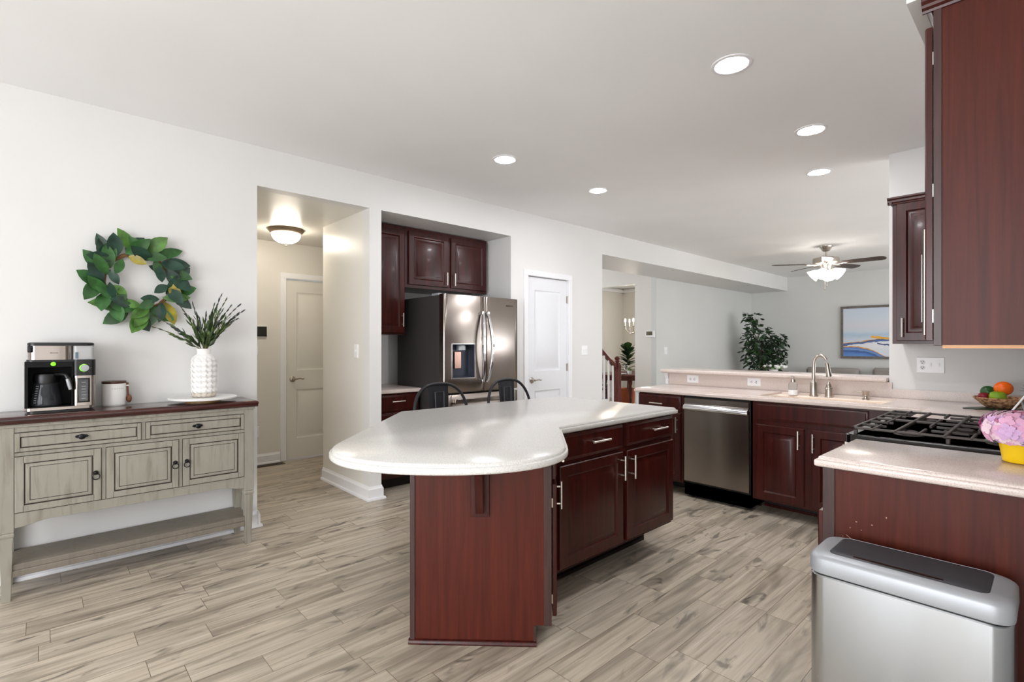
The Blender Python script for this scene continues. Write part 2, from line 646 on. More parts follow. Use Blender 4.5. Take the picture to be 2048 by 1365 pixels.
window(1, TM(-3.2, -1.9, 0.5, 90), 1.9, 1.85, 2, 2)
window(2, TM(-3.2, 0.8, 0.5, 90), 1.9, 1.85, 2, 2)
window(3, TM(0.8, -2.9, 0.06, 180), 1.9, 2.1, 2, 1)
window(4, TM(-1.4, -2.9, 0.5, 180), 1.5, 1.7, 2, 2)
window(5, TM(7.6, -3.0, 0.6, 180), 2.0, 1.7, 2, 2)
window(6, TM(10.8, -3.0, 0.6, 180), 2.2, 1.7, 2, 2)
window(7, TM(5.6, 7.65, 1.2, 0), 1.5, 1.2, 2, 1)
window(8, TM(11.0, 5.9, 0.7, -90), 0.9, 1.5, 1, 2)


# baseboards
def baseboard(mb, x0, y0, x1, y1, nx, ny, h=0.115):
    """a run from (x0,y0) to (x1,y1); (nx,ny) is the outward normal"""
    prof = [(0, h), (0.004, h), (0.008, h - 0.018), (0.014, h - 0.024), (0.014, 0.022), (0.026, 0.018), (0.030, 0.008), (0.030, 0.0), (0, 0)]
    ls = []
    for x, y in ((x0, y0), (x1, y1)):
        ls.append([(x + nx * d, y + ny * d, z) for d, z in prof])
    mb.loops(ls)


mb = MB()
baseboard(mb, -3.2, WY, 1.15, WY, 0, -1)
baseboard(mb, 1.15, WY - 0.03, 1.15, WY + 0.11, 1, 0)
struct('baseboard_left', mb, W_TRIM)
mb = MB()
BBP = [(0.0, 0.115), (0.004, 0.115), (0.008, 0.097), (0.014, 0.091), (0.014, 0.022), (0.026, 0.018), (0.030, 0.008), (0.030, 0.0), (0.0, 0.0)]
mb.loops([[(2.03 - d, 4.9, z) for d, z in BBP], [(2.03 - d, WY - d, z) for d, z in BBP], [(2.14 + d, WY - d, z) for d, z in BBP], [(2.14 + d, 4.07, z) for d, z in BBP]])
struct('baseboard_pillar', mb, W_TRIM)
mb = MB()
baseboard(mb, 0.9, 5.95, 1.97, 5.95, 0, -1)
baseboard(mb, 0.9, WY + 0.11, 0.9, 5.95, 1, 0)
struct('baseboard_hall', mb, W_TRIM)
mb = MB()
baseboard(mb, 3.65, WY, 3.835, WY, 0, -1)
baseboard(mb, 4.635, WY, 5.23, WY, 0, -1)
baseboard(mb, 7.75, 4.70, 11.7, 4.70, 0, -1)
baseboard(mb, 11.7, -3.0, 11.7, 4.70, -1, 0)
baseboard(mb, 11.0, 4.80, 11.0, 7.65, -1, 0)
baseboard(mb, 5.23, 7.65, 11.0, 7.65, 0, -1)
struct('baseboard_family', mb, W_TRIM)


# doors
def house_door(n, x0, w, y, h, m, lever_left, hinges):
    d = MB()
    yf = y
    zs = [(0.24, 0.80), (1.02, h - 0.14)]
    d.box(x0, x0 + w, yf + 0.0095, yf + 0.035, 0.008, h)
    st = 0.115
    # stiles and rails around two moulded panels
    d.box(x0, x0 + st, yf - 0.004, yf + 0.01, 0.008, h)
    d.box(x0 + w - st, x0 + w, yf - 0.004, yf + 0.01, 0.008, h)
    for a, b in ((0.008, zs[0][0]), (zs[0][1], zs[1][0]), (zs[1][1], h)):
        d.box(x0 + st, x0 + w - st, yf - 0.004, yf + 0.01, a, b)
    for a, b in zs:
        d.panel(x0 + st, x0 + w - st, a, b, yf - 0.004, 0.0125, [(0.0, 0.0), (0.012, 0.008), (0.028, 0.008), (0.05, 0.001)])
    o = struct('door_%d' % n, d, m)
    c = MB()
    cw = 0.065
    for a, b in ((x0 - cw - 0.004, x0 - 0.004), (x0 + w + 0.004, x0 + w + cw + 0.004)):
        c.panel(a, b, 0, h + 0.012, y - 0.035, 0.02, [(0.0, 0.006), (0.008, 0.0), (0.05, 0.004)] if False else [(0.0, 0.006), (0.006, 0.0), (0.02, 0.0)])
    c.panel(x0 - cw - 0.004, x0 + w + cw + 0.004, h + 0.006, h + 0.006 + cw, y - 0.035, 0.02, [(0.0, 0.006), (0.006, 0.0), (0.02, 0.0)])
    c.box(x0 - 0.004, x0, y - 0.015, y + 0.04, 0, h + 0.006).box(x0 + w, x0 + w + 0.004, y - 0.015, y + 0.04, 0, h + 0.006)
    c.build('casing', W_TRIM, o)
    lx = x0 + 0.07 if lever_left else x0 + w - 0.07
    s = 1 if lever_left else -1
    k = MB()
    k.lathe([(0.033, yf - 0.004), (0.033, yf - 0.010), (0.026, yf - 0.016), (0.012, yf - 0.02), (0.011, yf - 0.05)], (lx, 0, 0.92), 20, 0, 'y')
    k.tube([(lx, yf - 0.05, 0.92), (lx + s * 0.03, yf - 0.052, 0.922), (lx + s * 0.07, yf - 0.05, 0.928), (lx + s * 0.10, yf - 0.046, 0.918), (lx + s * 0.12, yf - 0.045, 0.922)], [0.011, 0.009, 0.008, 0.007, 0.005])
    k.build('lever_handle', NICKEL, o)
    if hinges:
        hx = x0 + w if lever_left else x0
        for z in (0.25, 1.05, h - 0.22):
            g = MB().tube([(hx + 0.004, yf - 0.012, z - 0.045), (hx + 0.004, yf - 0.012, z + 0.045)], 0.008, 8)
            g.box(hx - 0.012, hx + 0.018, yf - 0.009, yf - 0.003, z - 0.04, z + 0.04)
            g.build('hinge', NICKEL, o)
    return o


house_door(1, 3.905, 0.66, WY + 0.018, 2.064, W_DOOR, True, True)
house_door(2, 2.045, 0.81, 5.968, 2.055, W_WARM, True, False)


# ceiling lights
def downlight(x, y, label, r=0.098):
    t = thing('recessed_downlight', label, 'ceiling light', (x, y, CZ), 0, 'recessed kitchen downlights')
    MB().lathe([(r, 0.0), (r, -0.004), (r - 0.012, -0.007), (r - 0.026, -0.004), (r - 0.030, 0.0)], (0, 0, 0), 40, 0).build('trim_ring', W_TRIM, t)
    MB().lathe([(r - 0.027, -0.0045), (r - 0.032, -0.0065), (0.004, -0.0085)], (0, 0, 0), 40, 0).build('diffuser', CANW, t)
    return t


downlight(2.598, 1.142, 'largest recessed ceiling light in view, nearest the tall wall cabinet')
downlight(3.779, 1.128, 'recessed ceiling light between the largest one and the sink light, right row')
downlight(4.743, 1.356, 'recessed ceiling light above the sink, farthest of the right row')
downlight(2.641, 2.922, 'recessed ceiling light in front of the refrigerator alcove')
downlight(3.804, 2.918, 'small recessed ceiling light in front of the white pantry door')


# plates
def plate(name, label, cat, M, w, h, items, group=None, m=WHITEP):
    """wall plate, local front -y, centred; items = list of ('switch'|'outlet', x)"""
    t = thing(name, label, cat, tuple(M.to_translation()), math.degrees(M.to_euler().z), group)
    MB().panel(-w / 2, w / 2, -h / 2, h / 2, -0.008, 0.0075, [(0.0, 0.004), (0.004, 0.0), (0.02, 0.0)]).build('cover_plate', m, t)
    for kind, x, hor in items:
        if kind == 'switch':
            MB().box(x - 0.005, x + 0.005, -0.018, -0.008, -0.004, 0.014).box(x - 0.008, x + 0.008, -0.0095, -0.008, -0.017, 0.017).build('toggle', W_TRIM, t)
        else:
            for s in (-1, 1):
                mb = MB()
                g = mb
                cx, cz = (x + s * 0.02, 0) if hor else (x, s * 0.02)
                mb.lathe([(0.0165, -0.008), (0.0165, -0.0105), (0.014, -0.0115)], (cx, 0, cz), 20, 0, 'y')
                for q in (-1, 1):
                    if hor:
                        g.box(cx - 0.001, cx + 0.009, -0.0122, -0.0112, cz + q * 0.0062 - 0.0018, cz + q * 0.0062 + 0.0018, 1)
                    else:
                        g.box(cx + q * 0.0062 - 0.0018, cx + q * 0.0062 + 0.0018, -0.0122, -0.0112, cz - 0.001, cz + 0.009, 1)
                if hor:
                    g.lathe([(0.0034, -0.0112), (0.0034, -0.0122)], (cx - 0.007, 0, cz), 8, 1, 'y')
                else:
                    g.lathe([(0.0034, -0.0112), (0.0034, -0.0122)], (cx, 0, cz - 0.007), 8, 1, 'y')
                mb.build('socket', [W_TRIM, SLOT], t)
    return t


plate('light_switch', 'white double light switch on the wall right of the pantry door', 'light switch', TM(4.87, WY, 1.243, 0), 0.116, 0.118, [('switch', -0.023, 0), ('switch', 0.023, 0)])
plate('light_switch', 'white single light switch on the hallway side of the pillar', 'light switch', TM(2.03, 4.18, 1.256, -90), 0.072, 0.118, [('switch', 0, 0)])
plate('light_switch', 'small white light switch on the family room wall above the bar ledge end', 'light switch', TM(8.05, 4.70, 1.21, 0), 0.1, 0.13, [('switch', 0, 0)])
plate('wall_outlet', 'white horizontal outlet on the backsplash nearest the ledge end', 'outlet', TM(4.688, 2.44, 0.976, -90), 0.118, 0.074, [('outlet', 0, 1)])
plate('wall_outlet', 'white horizontal outlet on the backsplash left of the soap bottle', 'outlet', TM(4.688, 1.857, 0.978, -90), 0.118, 0.074, [('outlet', 0, 1)])
plate('switch_plate', 'wide white plate with outlet and two switches under the wall cabinet', 'switch plate', TM(4.70, 0.628, 1.165, -90), 0.158, 0.115, [('outlet', -0.046, 0), ('switch', 0.0, 0), ('switch', 0.046, 0)])
plate('wall_outlet', 'cream outlet low on the hallway back wall behind the sideboard corner', 'outlet', TM(1.72, 5.95, 0.36, 0), 0.075, 0.118, [('outlet', 0, 0)])
plate('wall_outlet', 'blank white wall plate under the dark alarm panel', 'outlet', TM(1.71, 5.95, 1.25, 0), 0.075, 0.1, [('switch', 0, 0)])
t = thing('alarm_panel', 'dark alarm touch panel on the hallway back wall', 'alarm panel', (1.755, 5.95, 1.455))
MB().panel(-0.075, 0.075, -0.06, 0.06, -0.02, 0.02, [(0.0, 0.004), (0.004, 0.0), (0.01, 0.0)]).build('housing', WHITEP, t)
MB().panel(-0.073, 0.073, -0.052, 0.058, -0.024, 0.006, [(0.0, 0.002), (0.003, 0.0), (0.01, 0.0)]).build('screen', BLACKG, t)
t = thing('thermostat', 'white thermostat with dark display on the foyer wall', 'thermostat', (7.75, 4.81, 1.50), -90)
MB().panel(-0.085, 0.085, -0.055, 0.055, -0.03, 0.03, [(0.0, 0.004), (0.004, 0.0), (0.01, 0.0)]).build('housing', WHITEP, t)
MB().panel(-0.07, 0.05, -0.02, 0.045, -0.033, 0.005, [(0.0, 0.001), (0.002, 0.0)]).build('display', mat('thermostat_display', (92, 84, 62), 0.3), t)
t = thing('floor_vent', 'brown slatted floor vent at the foot of the hallway back wall', 'vent', (1.82, 5.85, 0))
MB().box(-0.16, 0.16, -0.05, 0.05, 0, 0.006).build('frame', mat('vent_brown', (92, 76, 60), 0.5, 0.3), t)
mb = MB()
for i in range(14):
    mb.box(-0.14 + i * 0.02, -0.13 + i * 0.02, -0.04, 0.04, 0.006, 0.009)
mb.build('grille', BRONZE, t)

# flush light in the hall
t = thing('flush_ceiling_light', 'frosted dome ceiling light with bronze rim in the hallway', 'ceiling light', (1.80, 5.25, OZ))
MB().lathe([(0.165, 0.0), (0.168, -0.012), (0.155, -0.03), (0.14, -0.042), (0.13, -0.046)], seg=40).build('rim', BRUSHG, t)
MB().lathe([(0.135, -0.045), (0.13, -0.075), (0.11, -0.105), (0.075, -0.128), (0.03, -0.138), (0.012, -0.139)], seg=40).build('glass_dome', LAMPW, t)
MB().lathe([(0.012, -0.138), (0.014, -0.145), (0.006, -0.152), (0.009, -0.16), (0.003, -0.168)], seg=14).build('finial', BRUSHG, t)
# ------------------------------------------------------------------ kitchen cabinets
def base_body(mb, w, d, top, toe_h, toe_in, x0=0.0):
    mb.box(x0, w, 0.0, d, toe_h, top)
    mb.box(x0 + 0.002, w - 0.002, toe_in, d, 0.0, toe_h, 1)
    return mb


# --- island
IZ0, IZ1 = 0.866, 0.905


def SW(s, w):
    """island arm coordinates: s towards the breakfast area (negative inside), w to the right"""
    return ((-math.sqrt(2) * s + math.sqrt(2) * w - 0.465) / 2, (-math.sqrt(2) * s - math.sqrt(2) * w + 0.465) / 2)


IY = 1.71
isl = thing('island_cabinet', 'long dark cherry island base cabinet with two doors and two drawers', 'cabinet', (1.862, IY, 0))
wI = 2.995 - 1.862
mb = base_body(MB(), wI, 0.61, IZ0, 0.165, 0.2)
mb.box(0.0, wI, -0.002, 0.0, 0.165, 0.17)
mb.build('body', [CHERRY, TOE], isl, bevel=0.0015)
ox = -1.862
front(isl, 'drawer', 1.900 + ox, 2.440 + ox, 0.722, 0.857, (2.205 + ox, 0.797, 0.15, False))
front(isl, 'drawer', 2.478 + ox, 2.990 + ox, 0.727, 0.857, (2.795 + ox, 0.797, 0.15, False))
front(isl, 'door', 1.900 + ox, 2.440 + ox, 0.182, 0.702, (2.415 + ox, 0.615, 0.135, True))
front(isl, 'door', 2.478 + ox, 2.990 + ox, 0.182, 0.702, (2.515 + ox, 0.607, 0.135, True))
MB().box(0.02, wI - 0.02, 0.188, 0.2, 0.0, 0.02).build('shoe_moulding', TOE, isl)

ex, ey = SW(-2.218, 0.42)
end = thing('island_end_cabinet', 'angled dark cherry cabinet at the rounded end of the island', 'cabinet', (ex, ey, 0), 45)


def E45(x, y):
    dx, dy = x - ex, y - ey
    return ((dx + dy) * math.sqrt(0.5), (dy - dx) * math.sqrt(0.5))


toe = 0.088
poly = [E45(*SW(-2.218, 0.42)), E45(1.841, IY + 0.002), E45(1.860, IY + 0.002), E45(1.860, 2.31), E45(1.562, 2.31), E45(*SW(-2.218, -0.20))]
polyt = [E45(*SW(-2.216, 0.352)), E45(1.75, IY + 0.09), E45(1.858, IY + 0.09), E45(1.858, 2.308), E45(1.562, 2.308), E45(*SW(-2.216, -0.20))]
mb = MB().prism(poly, toe, IZ0, 0)
mb.prism(polyt, 0.0, toe, 0)
mb.build('body', CHERRY_LIT, end)
# flat end panel with its stiles (local -x side)
MB().loops([[(x, y, z) for y, z in ((0.002, toe + 0.001), (0.002, IZ0 - 0.001), (0.62, IZ0 - 0.001), (0.62, 0.0), (0.069, 0.0), (0.069, toe + 0.001))] for x in (-0.005, 0.0005)]).build('end_panel', CHERRY_LIT, end, False)
MB().box(-0.010, 0.0, 0.0, 0.034, toe, IZ0).build('corner_stile', CHERRY_STILE, end, bevel=0.002)
MB().box(-0.010, 0.0, 0.598, 0.62, 0.0, IZ0).build('corner_stile', CHERRY_STILE, end, bevel=0.002)
MB().box(-0.008, 0.0, 0.067, 0.079, 0.012, toe).build('toe_stile', CHERRY_STILE, end)
MB().loops([[(a, y, z) for a, z in ((0.0, 0.0), (-0.016, 0.0), (-0.018, 0.006), (-0.014, 0.012), (-0.013, 0.018), (-0.004, 0.022), (0.0, 0.022))] for y in (0.066, 0.626)]).build('base_moulding', CHERRY, end)
wE = 0.262
MB().panel(0.012, wE - 0.02, 0.122, 0.70, -0.024, 0.019, RAISED[:4] + [(0.058, 0.004), (0.064, 0.009)]).build('door', CHERRY, end)
MB().panel(0.012, wE - 0.02, 0.722, 0.852, -0.024, 0.019, SLABF).build('drawer', CHERRY, end)
dd = [c for c in end.children if c.name.startswith('door')][0]
bar_pull(dd, 0.19, 0.60, 0.13, True, -0.024)
dd = [c for c in end.children if c.name.startswith('drawer')][0]
bar_pull(dd, 0.13, 0.79, 0.13, False, -0.024)
for z in (0.20, 0.62):
    MB().box(0.004, 0.02, -0.006, 0.002, z - 0.02, z + 0.02).build('hinge', NICKEL, end)
# corbel under the overhang
mb = MB().box(-0.014, 0.0, 0.270, 0.352, IZ0 - 0.305, IZ0 - 0.001)
mb.loops([[(-x, y, z) for x, z in ((0.014, IZ0 - 0.001), (0.24, IZ0 - 0.001), (0.24, IZ0 - 0.03), (0.20, IZ0 - 0.035), (0.15, IZ0 - 0.055), (0.105, IZ0 - 0.09), (0.075, IZ0 - 0.14), (0.06, IZ0 - 0.20), (0.055, IZ0 - 0.25), (0.035, IZ0 - 0.285), (0.014, IZ0 - 0.29))] for y in (0.294, 0.328)])
mb.build('corbel', CHERRY, end, bevel=0.002)
# counter
hw, dep, st = 0.482, 0.385, -1.707
pts = [(3.022, 1.677), (3.022, 2.70)]
pts.append((1.602, 2.74))
c0 = st - dep
pts.append(SW(c0 - 0.02, -hw))
for i in range(1, 30):
    a = PI * i / 30
    e = 0.92
    cw, sw_ = -math.cos(a), math.sin(a)
    pts.append(SW(c0 + dep * abs(sw_) ** e, hw * (abs(cw) ** e) * (1 if cw > 0 else -1)))
pts.append(SW(c0 - 0.03, hw))
ny = 1.677
pts.append((ny + hw * math.sqrt(2) - 0.465, ny))
ictr = slab(MB(), list(pts)[::1], IZ0, IZ1)
# orientation check: want counter-clockwise
ar = sum(pts[i - 1][0] * pts[i][1] - pts[i][0] * pts[i - 1][1] for i in range(len(pts)))
if ar < 0:
    ictr = slab(MB(), pts[::-1], IZ0, IZ1)
tag(ictr.build('island_countertop', QUARTZ_I, None, True, 0, ang=50), 'white quartz island countertop with a large rounded end', 'countertop')

# --- peninsula
PX = 4.10
pen_lab = (('base_cabinet', 'narrow cherry base cabinet with one drawer left of the dishwasher'), ('sink_cabinet', 'cherry sink base cabinet with two doors right of the dishwasher'))
t = thing('base_cabinet', pen_lab[0][1], 'cabinet', (PX, 2.665, 0), -90)
w_ = 2.665 - 2.222
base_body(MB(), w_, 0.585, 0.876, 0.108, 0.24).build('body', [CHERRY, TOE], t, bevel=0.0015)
front(t, 'drawer', 0.0, w_ - 0.02, 0.732, 0.862, (0.20, 0.787, 0.13, False))
front(t, 'door', 0.0, w_ - 0.02, 0.125, 0.712, (w_ - 0.047, 0.613, 0.135, True))
MB().box(-0.03, -0.001, 0.0, 0.585, 0.0, 0.876).build('end_panel', W_TRIM, t)

t = thing('dishwasher', 'stainless steel dishwasher under the peninsula counter', 'dishwasher', (PX, 2.209, 0), -90)
dwW = 2.209 - 1.652
MB().box(0, dwW, 0.0, 0.57, 0.02, 0.868).build('body', BLACK, t)
mb = MB().panel(0.003, dwW - 0.003, 0.142, 0.785, -0.024, 0.024, [(0.0, 0.004), (0.004, 0.0), (0.02, 0.0)])
mb.build('door_panel', STEEL, t)
MB().panel(0.003, dwW - 0.003, 0.800, 0.856, -0.022, 0.022, [(0.0, 0.004), (0.004, 0.0), (0.02, 0.0)]).build('control_strip', STEEL, t)
MB().loops([[(x, y, z) for y, z in ((0.0, 0.815), (-0.02, 0.812), (-0.046, 0.79), (-0.052, 0.768), (-0.046, 0.757), (-0.024, 0.757), (0.0, 0.77))] for x in (0.006, dwW - 0.006)]).build('handle', CHROME, t, bevel=0.003)
MB().box(0.0, dwW, 0.20, 0.22, 0.0, 0.03).box(0.0, dwW, 0.0, 0.21, 0.02, 0.125).build('toe_panel', BLACK, t)

t = thing('sink_cabinet', pen_lab[1][1], 'cabinet', (PX, 1.635, 0), -90)
w_ = 1.635 - 0.60
mb = base_body(MB(), w_, 0.585, 0.70, 0.108, 0.24)
mb.box(0, w_, 0.0, 0.02, 0.70, 0.876).box(0, 0.02, 0.02, 0.585, 0.70, 0.876)
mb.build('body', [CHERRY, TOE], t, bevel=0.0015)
front(t, 'false_front', 0.03, 0.763, 0.735, 0.862)
front(t, 'door', 0.03, 0.372, 0.125, 0.695, (0.338, 0.612, 0.135, True))
front(t, 'door', 0.421, 0.763, 0.125, 0.695, (0.434, 0.602, 0.135, True))
MB().box(0.0, w_, 0.232, 0.24, 0.0, 0.02).build('shoe_moulding', CHERRY, t)

# perimeter counter with the corner return and the sink opening
CT0, CT1 = 0.876, 0.914
poly = [(4.062, 2.70), (4.062, 0.572), (3.425, 0.572), (3.425, -0.055), (4.694, -0.055), (4.694, 2.70)]
pc = slab(MB(), poly, CT0, CT1).build('peninsula_countertop', QUARTZ_P, None, True, 0, ang=50)
tag(pc, 'pink-cast quartz countertop along the sink peninsula and into the corner', 'countertop')
SX0, SX1, SY0, SY1 = 4.125, 4.60, 0.80, 1.60
cut = MB().box(SX0, SX1, SY0, SY1, 0.80, 1.0).build('cutter', QUARTZ_P, None, False)
boolean_cut(pc, cut)
t = thing('kitchen_sink', 'bisque integrated sink set into the peninsula counter', 'sink', ((SX0 + SX1) / 2, (SY0 + SY1) / 2, 0.70))
hx, hy = (SX1 - SX0) / 2 - 0.001, (SY1 - SY0) / 2 - 0.001
dk = 0.11


def rr(x0, x1, y0, y1, r, z, n=5):
    o = []
    for cx, cy, a0 in ((x1 - r, y1 - r, 0), (x0 + r, y1 - r, 90), (x0 + r, y0 + r, 180), (x1 - r, y0 + r, 270)):
        for i in range(n + 1):
            a = R(a0 + 90.0 * i / n)
            o.append((cx + r * math.cos(a), cy + r * math.sin(a), z))
    return o


zt = 0.208
mb = MB()
L = [rr(-hx, hx, -hy, hy, 0.004, 0.006), rr(-hx, hx, -hy, hy, 0.004, zt - 0.008), rr(-hx + 0.004, hx - 0.004, -hy + 0.004, hy - 0.004, 0.01, zt - 0.008),
     rr(-hx + 0.016, hx - dk, -hy + 0.02, hy - 0.02, 0.05, zt - 0.008), rr(-hx + 0.022, hx - dk - 0.006, -hy + 0.026, hy - 0.026, 0.05, zt - 0.016),
     rr(-hx + 0.03, hx - dk - 0.01, -hy + 0.04, hy - 0.04, 0.05, 0.03), rr(-hx + 0.06, hx - dk - 0.04, -hy + 0.07, hy - 0.07, 0.04, 0.014)]
mb.loops(L, cap0=True, cap1=True)
mb.build('basin', SINKM, t)
MB().lathe([(0.042, 0.0145), (0.042, 0.0165), (0.03, 0.0165), (0.02, 0.0155)], (-0.05, 0, 0)).build('drain', CHROME, t)

# backsplash, ledge and its end trim
bs = MB().box(4.684, 4.699, 0.852, 2.698, CT1 + 0.0005, 1.029)
bs.box(4.684, 4.699, -0.055, 0.8515, CT1 + 0.0005, 0.981)
tag(bs.build('backsplash', QUARTZ_P, None, False), 'pink-cast quartz backsplash strip behind the sink and corner counter', 'backsplash')
lp = [(4.615, 2.76), (4.615, 0.876), (4.99, 0.876), (4.99, 2.76)]
mb = MB()
prof = [(0.008, 0), (0.0, 0.008), (0, 0.024), (0.006, 0.034), (0.014, 0.036)]
mb.loops([[(x, y, 1.0305 + h) for x, y in offset_poly(lp, i)] for i, h in prof])
tag(mb.build('bar_ledge', QUARTZ_P, None, True, 0, ang=50), 'raised quartz bar ledge between kitchen and family room', 'ledge')
MB_ = MB()
MB_.loops([[(4.662 + dx, y, z) for dx, z in ((0.0, 1.029), (0.0, 1.005), (0.006, 0.996), (0.012, 0.975), (0.02, 0.972), (0.02, 0.9145), (0.036, 0.9145), (0.036, 1.029))] for y in (2.70, 2.735)])
MB_.loops([[(x, y, z) for y, z in ((2.722, 1.029), (2.755, 1.029), (2.752, 1.005), (2.745, 0.99), (2.735, 0.97), (2.728, 0.965), (2.722, 0.90))] for x in (4.70, 4.83)])
struct('trim_4', MB_, W_TRIM, 'white end trim under the bar ledge')

# taps on the sink deck
DZ = 0.9005
t = thing('kitchen_faucet', 'brushed nickel gooseneck pull-down faucet at the sink', 'faucet', (4.535, 1.335, DZ), 0)
MB().lathe([(0.032, 0.0), (0.032, 0.004), (0.027, 0.010), (0.026, 0.108), (0.022, 0.116), (0.014, 0.128), (0.013, 0.14)], seg=28).build('body', NICKEL, t)
pts2 = [(0, 0, 0.135), (0, 0, 0.20), (0, -0.002, 0.255)]
for i in range(1, 9):
    a = PI * i / 9 * 0.93
    pts2.append((0, -0.048 + 0.048 * math.cos(a), 0.255 + 0.072 * math.sin(a)))
MB().tube(pts2, 0.0125, 14).build('spout', NICKEL, t)
MB().tube([(0, -0.094, 0.268), (0, -0.097, 0.25), (0, -0.104, 0.20), (0, -0.108, 0.172), (0, -0.110, 0.160)], [0.0135, 0.016, 0.018, 0.021, 0.0225], 16).build('spray_head', NICKEL, t)
t = thing('side_sprayer', 'stout nickel side sprayer standing right of the faucet', 'sprayer', (4.535, 1.228, DZ))
MB().lathe([(0.030, 0), (0.030, 0.004), (0.025, 0.010), (0.024, 0.062), (0.030, 0.066), (0.026, 0.074), (0.020, 0.080), (0.018, 0.092), (0.012, 0.112), (0.008, 0.118)], seg=24).build('body', NICKEL, t)
MB().box(-0.006, 0.006, -0.007, 0.007, 0.112, 0.124).build('trigger', NICKEL, t, bevel=0.002)
t = thing('soap_dispenser', 'short nickel soap dispenser with thin sideways spout at the sink', 'dispenser', (4.535, 0.985, DZ))
MB().lathe([(0.024, 0), (0.024, 0.004), (0.014, 0.012), (0.013, 0.022), (0.020, 0.030), (0.020, 0.052), (0.024, 0.058), (0.024, 0.064), (0.008, 0.066)], seg=24).build('body', NICKEL, t)
MB().tube([(0, 0.012, 0.052), (0, 0.05, 0.056), (0, 0.085, 0.058)], [0.005, 0.004, 0.003], 8).build('spout', NICKEL, t)
t = thing('soap_bottle', 'clear glass soap bottle with nickel pump and white soap', 'soap bottle', (4.50, 1.475, DZ))
GLASS = mat('clear_glass', (238, 240, 238), 0.05, trans=0.92, ior=1.3)
MB().lathe([(0.030, 0.0), (0.034, 0.004), (0.034, 0.088), (0.028, 0.100), (0.016, 0.106), (0.016, 0.112)], seg=24).build('bottle', GLASS, t)
MB().lathe([(0.0345, 0.003), (0.0348, 0.006), (0.0348, 0.042), (0.0345, 0.043)], seg=24).build('soap', mat('soap_white', (246, 244, 242), 0.4), t)
mb = MB().lathe([(0.018, 0.106), (0.019, 0.128), (0.017, 0.132), (0.006, 0.134), (0.006, 0.148), (0.010, 0.150), (0.010, 0.156), (0.003, 0.158)], seg=18)
mb.tube([(0, 0, 0.152), (-0.01, 0.02, 0.153), (-0.014, 0.032, 0.146)], 0.004, 8)
mb.build('pump', NICKEL, t)

# --- range run on the right
t = thing('base_cabinet', 'cherry base cabinet with scuffed end panel behind the trash can', 'cabinet', (2.532, 0.575, 0), 180)
w_ = 2.532 - 2.062
base_body(MB(), w_, 0.63, CT0, 0.10, 0.075).build('body', [CHERRY_LIT, TOE], t, bevel=0.001)
MB().box(w_, w_ + 0.006, -0.001, 0.036, 0.10, CT0).build('corner_stile', CHERRY_STILE, t, bevel=0.001)
front(t, 'door', 0.012, w_ - 0.008, 0.11, 0.712, (0.06, 0.62, 0.13, True), -0.0205)
front(t, 'drawer', 0.012, w_ - 0.06, 0.735, 0.86, (0.2, 0.79, 0.13, False), -0.0205)
CHIP = mat('chipped_finish', (186, 152, 126), 0.6)
for px_, pz_, sx_, sz_ in ((0.185, 0.735, 0.0016, 0.0022), (0.10, 0.70, 0.0022, 0.0014), (0.145, 0.70, 0.0025, 0.0012), (0.082, 0.675, 0.0012, 0.0012), (0.06, 0.64, 0.0011, 0.0011), (0.27, 0.60, 0.001, 0.003), (0.115, 0.675, 0.001, 0.001)):
    MB().box(w_ + 0.0002, w_ + 0.0007, px_ - sx_, px_ + sx_, pz_ - sz_, pz_ + sz_).build('finish_chip', CHIP, t, False)
MB().add([(w_ + 0.0008, 0.068, 0.648), (w_ + 0.0008, 0.071, 0.648), (w_ + 0.0008, 0.10, 0.628), (w_ + 0.0008, 0.098, 0.627)], [(0, 1, 2, 3)]).build('scratch', CHIP, t, False)
tag(t, t['label'], 'cabinet')
poly = [(2.536, -0.055), (2.536, 0.597), (2.034, 0.597), (2.034, -0.055)]
tag(slab(MB(), poly, CT0, CT1).build('range_countertop', QUARTZ_P, None, True, 0, ang=50), 'pink-cast quartz counter piece with the yellow flower pot, nearest the camera', 'countertop')
t = thing('corner_cabinet', 'cherry corner cabinet hidden behind the gas range', 'cabinet', (3.99, 0.55, 0), 180)
base_body(MB(), 0.565, 0.6, CT0, 0.10, 0.075).build('body', [CHERRY, TOE], t)

# gas range
t = thing('gas_range', 'black and stainless gas range with cast iron grates between the counters', 'range', (3.418, 0.61, 0), 180)
W = 3.418 - 2.542
MB().box(0, W, 0.02, 0.655, 0.03, 0.892).box(0.03, W - 0.03, 0.06, 0.62, 0.0, 0.03).build('body', BLACK, t)
mb = MB().loops([[(x, y, z) for x, y, z in rr(0.0, W, -0.02, 0.66, 0.03, zz)] for zz in (0.893, 0.915, 0.924)])
mb.loops([rr(0.008, W - 0.008, -0.012, 0.652, 0.026, 0.924), rr(0.008, W - 0.008, -0.012, 0.652, 0.026, 0.927), rr(0.02, W - 0.02, 0.0, 0.64, 0.02, 0.927), rr(0.035, W - 0.035, 0.015, 0.625, 0.02, 0.922)])
mb.build('cooktop', BLACKG, t, ang=25)
MB().panel(0.0, W, 0.80, 0.892, -0.022, 0.04, [(0.0, 0.004), (0.004, 0.0), (0.02, 0.0)]).build('control_panel', STEEL, t)
for i in range(5):
    k = MB().lathe([(0.022, -0.022), (0.022, -0.03), (0.018, -0.05), (0.004, -0.052)], (0.1 + i * (W - 0.2) / 4, 0, 0.845), 20, 0, 'y')
    k.build('knob', NICKEL, t)
od = MB().panel(0.004, W - 0.004, 0.20, 0.79, -0.02, 0.04, [(0.0, 0.004), (0.004, 0.0), (0.09, 0.0), (0.095, 0.003)]).build('oven_door', STEEL, t)
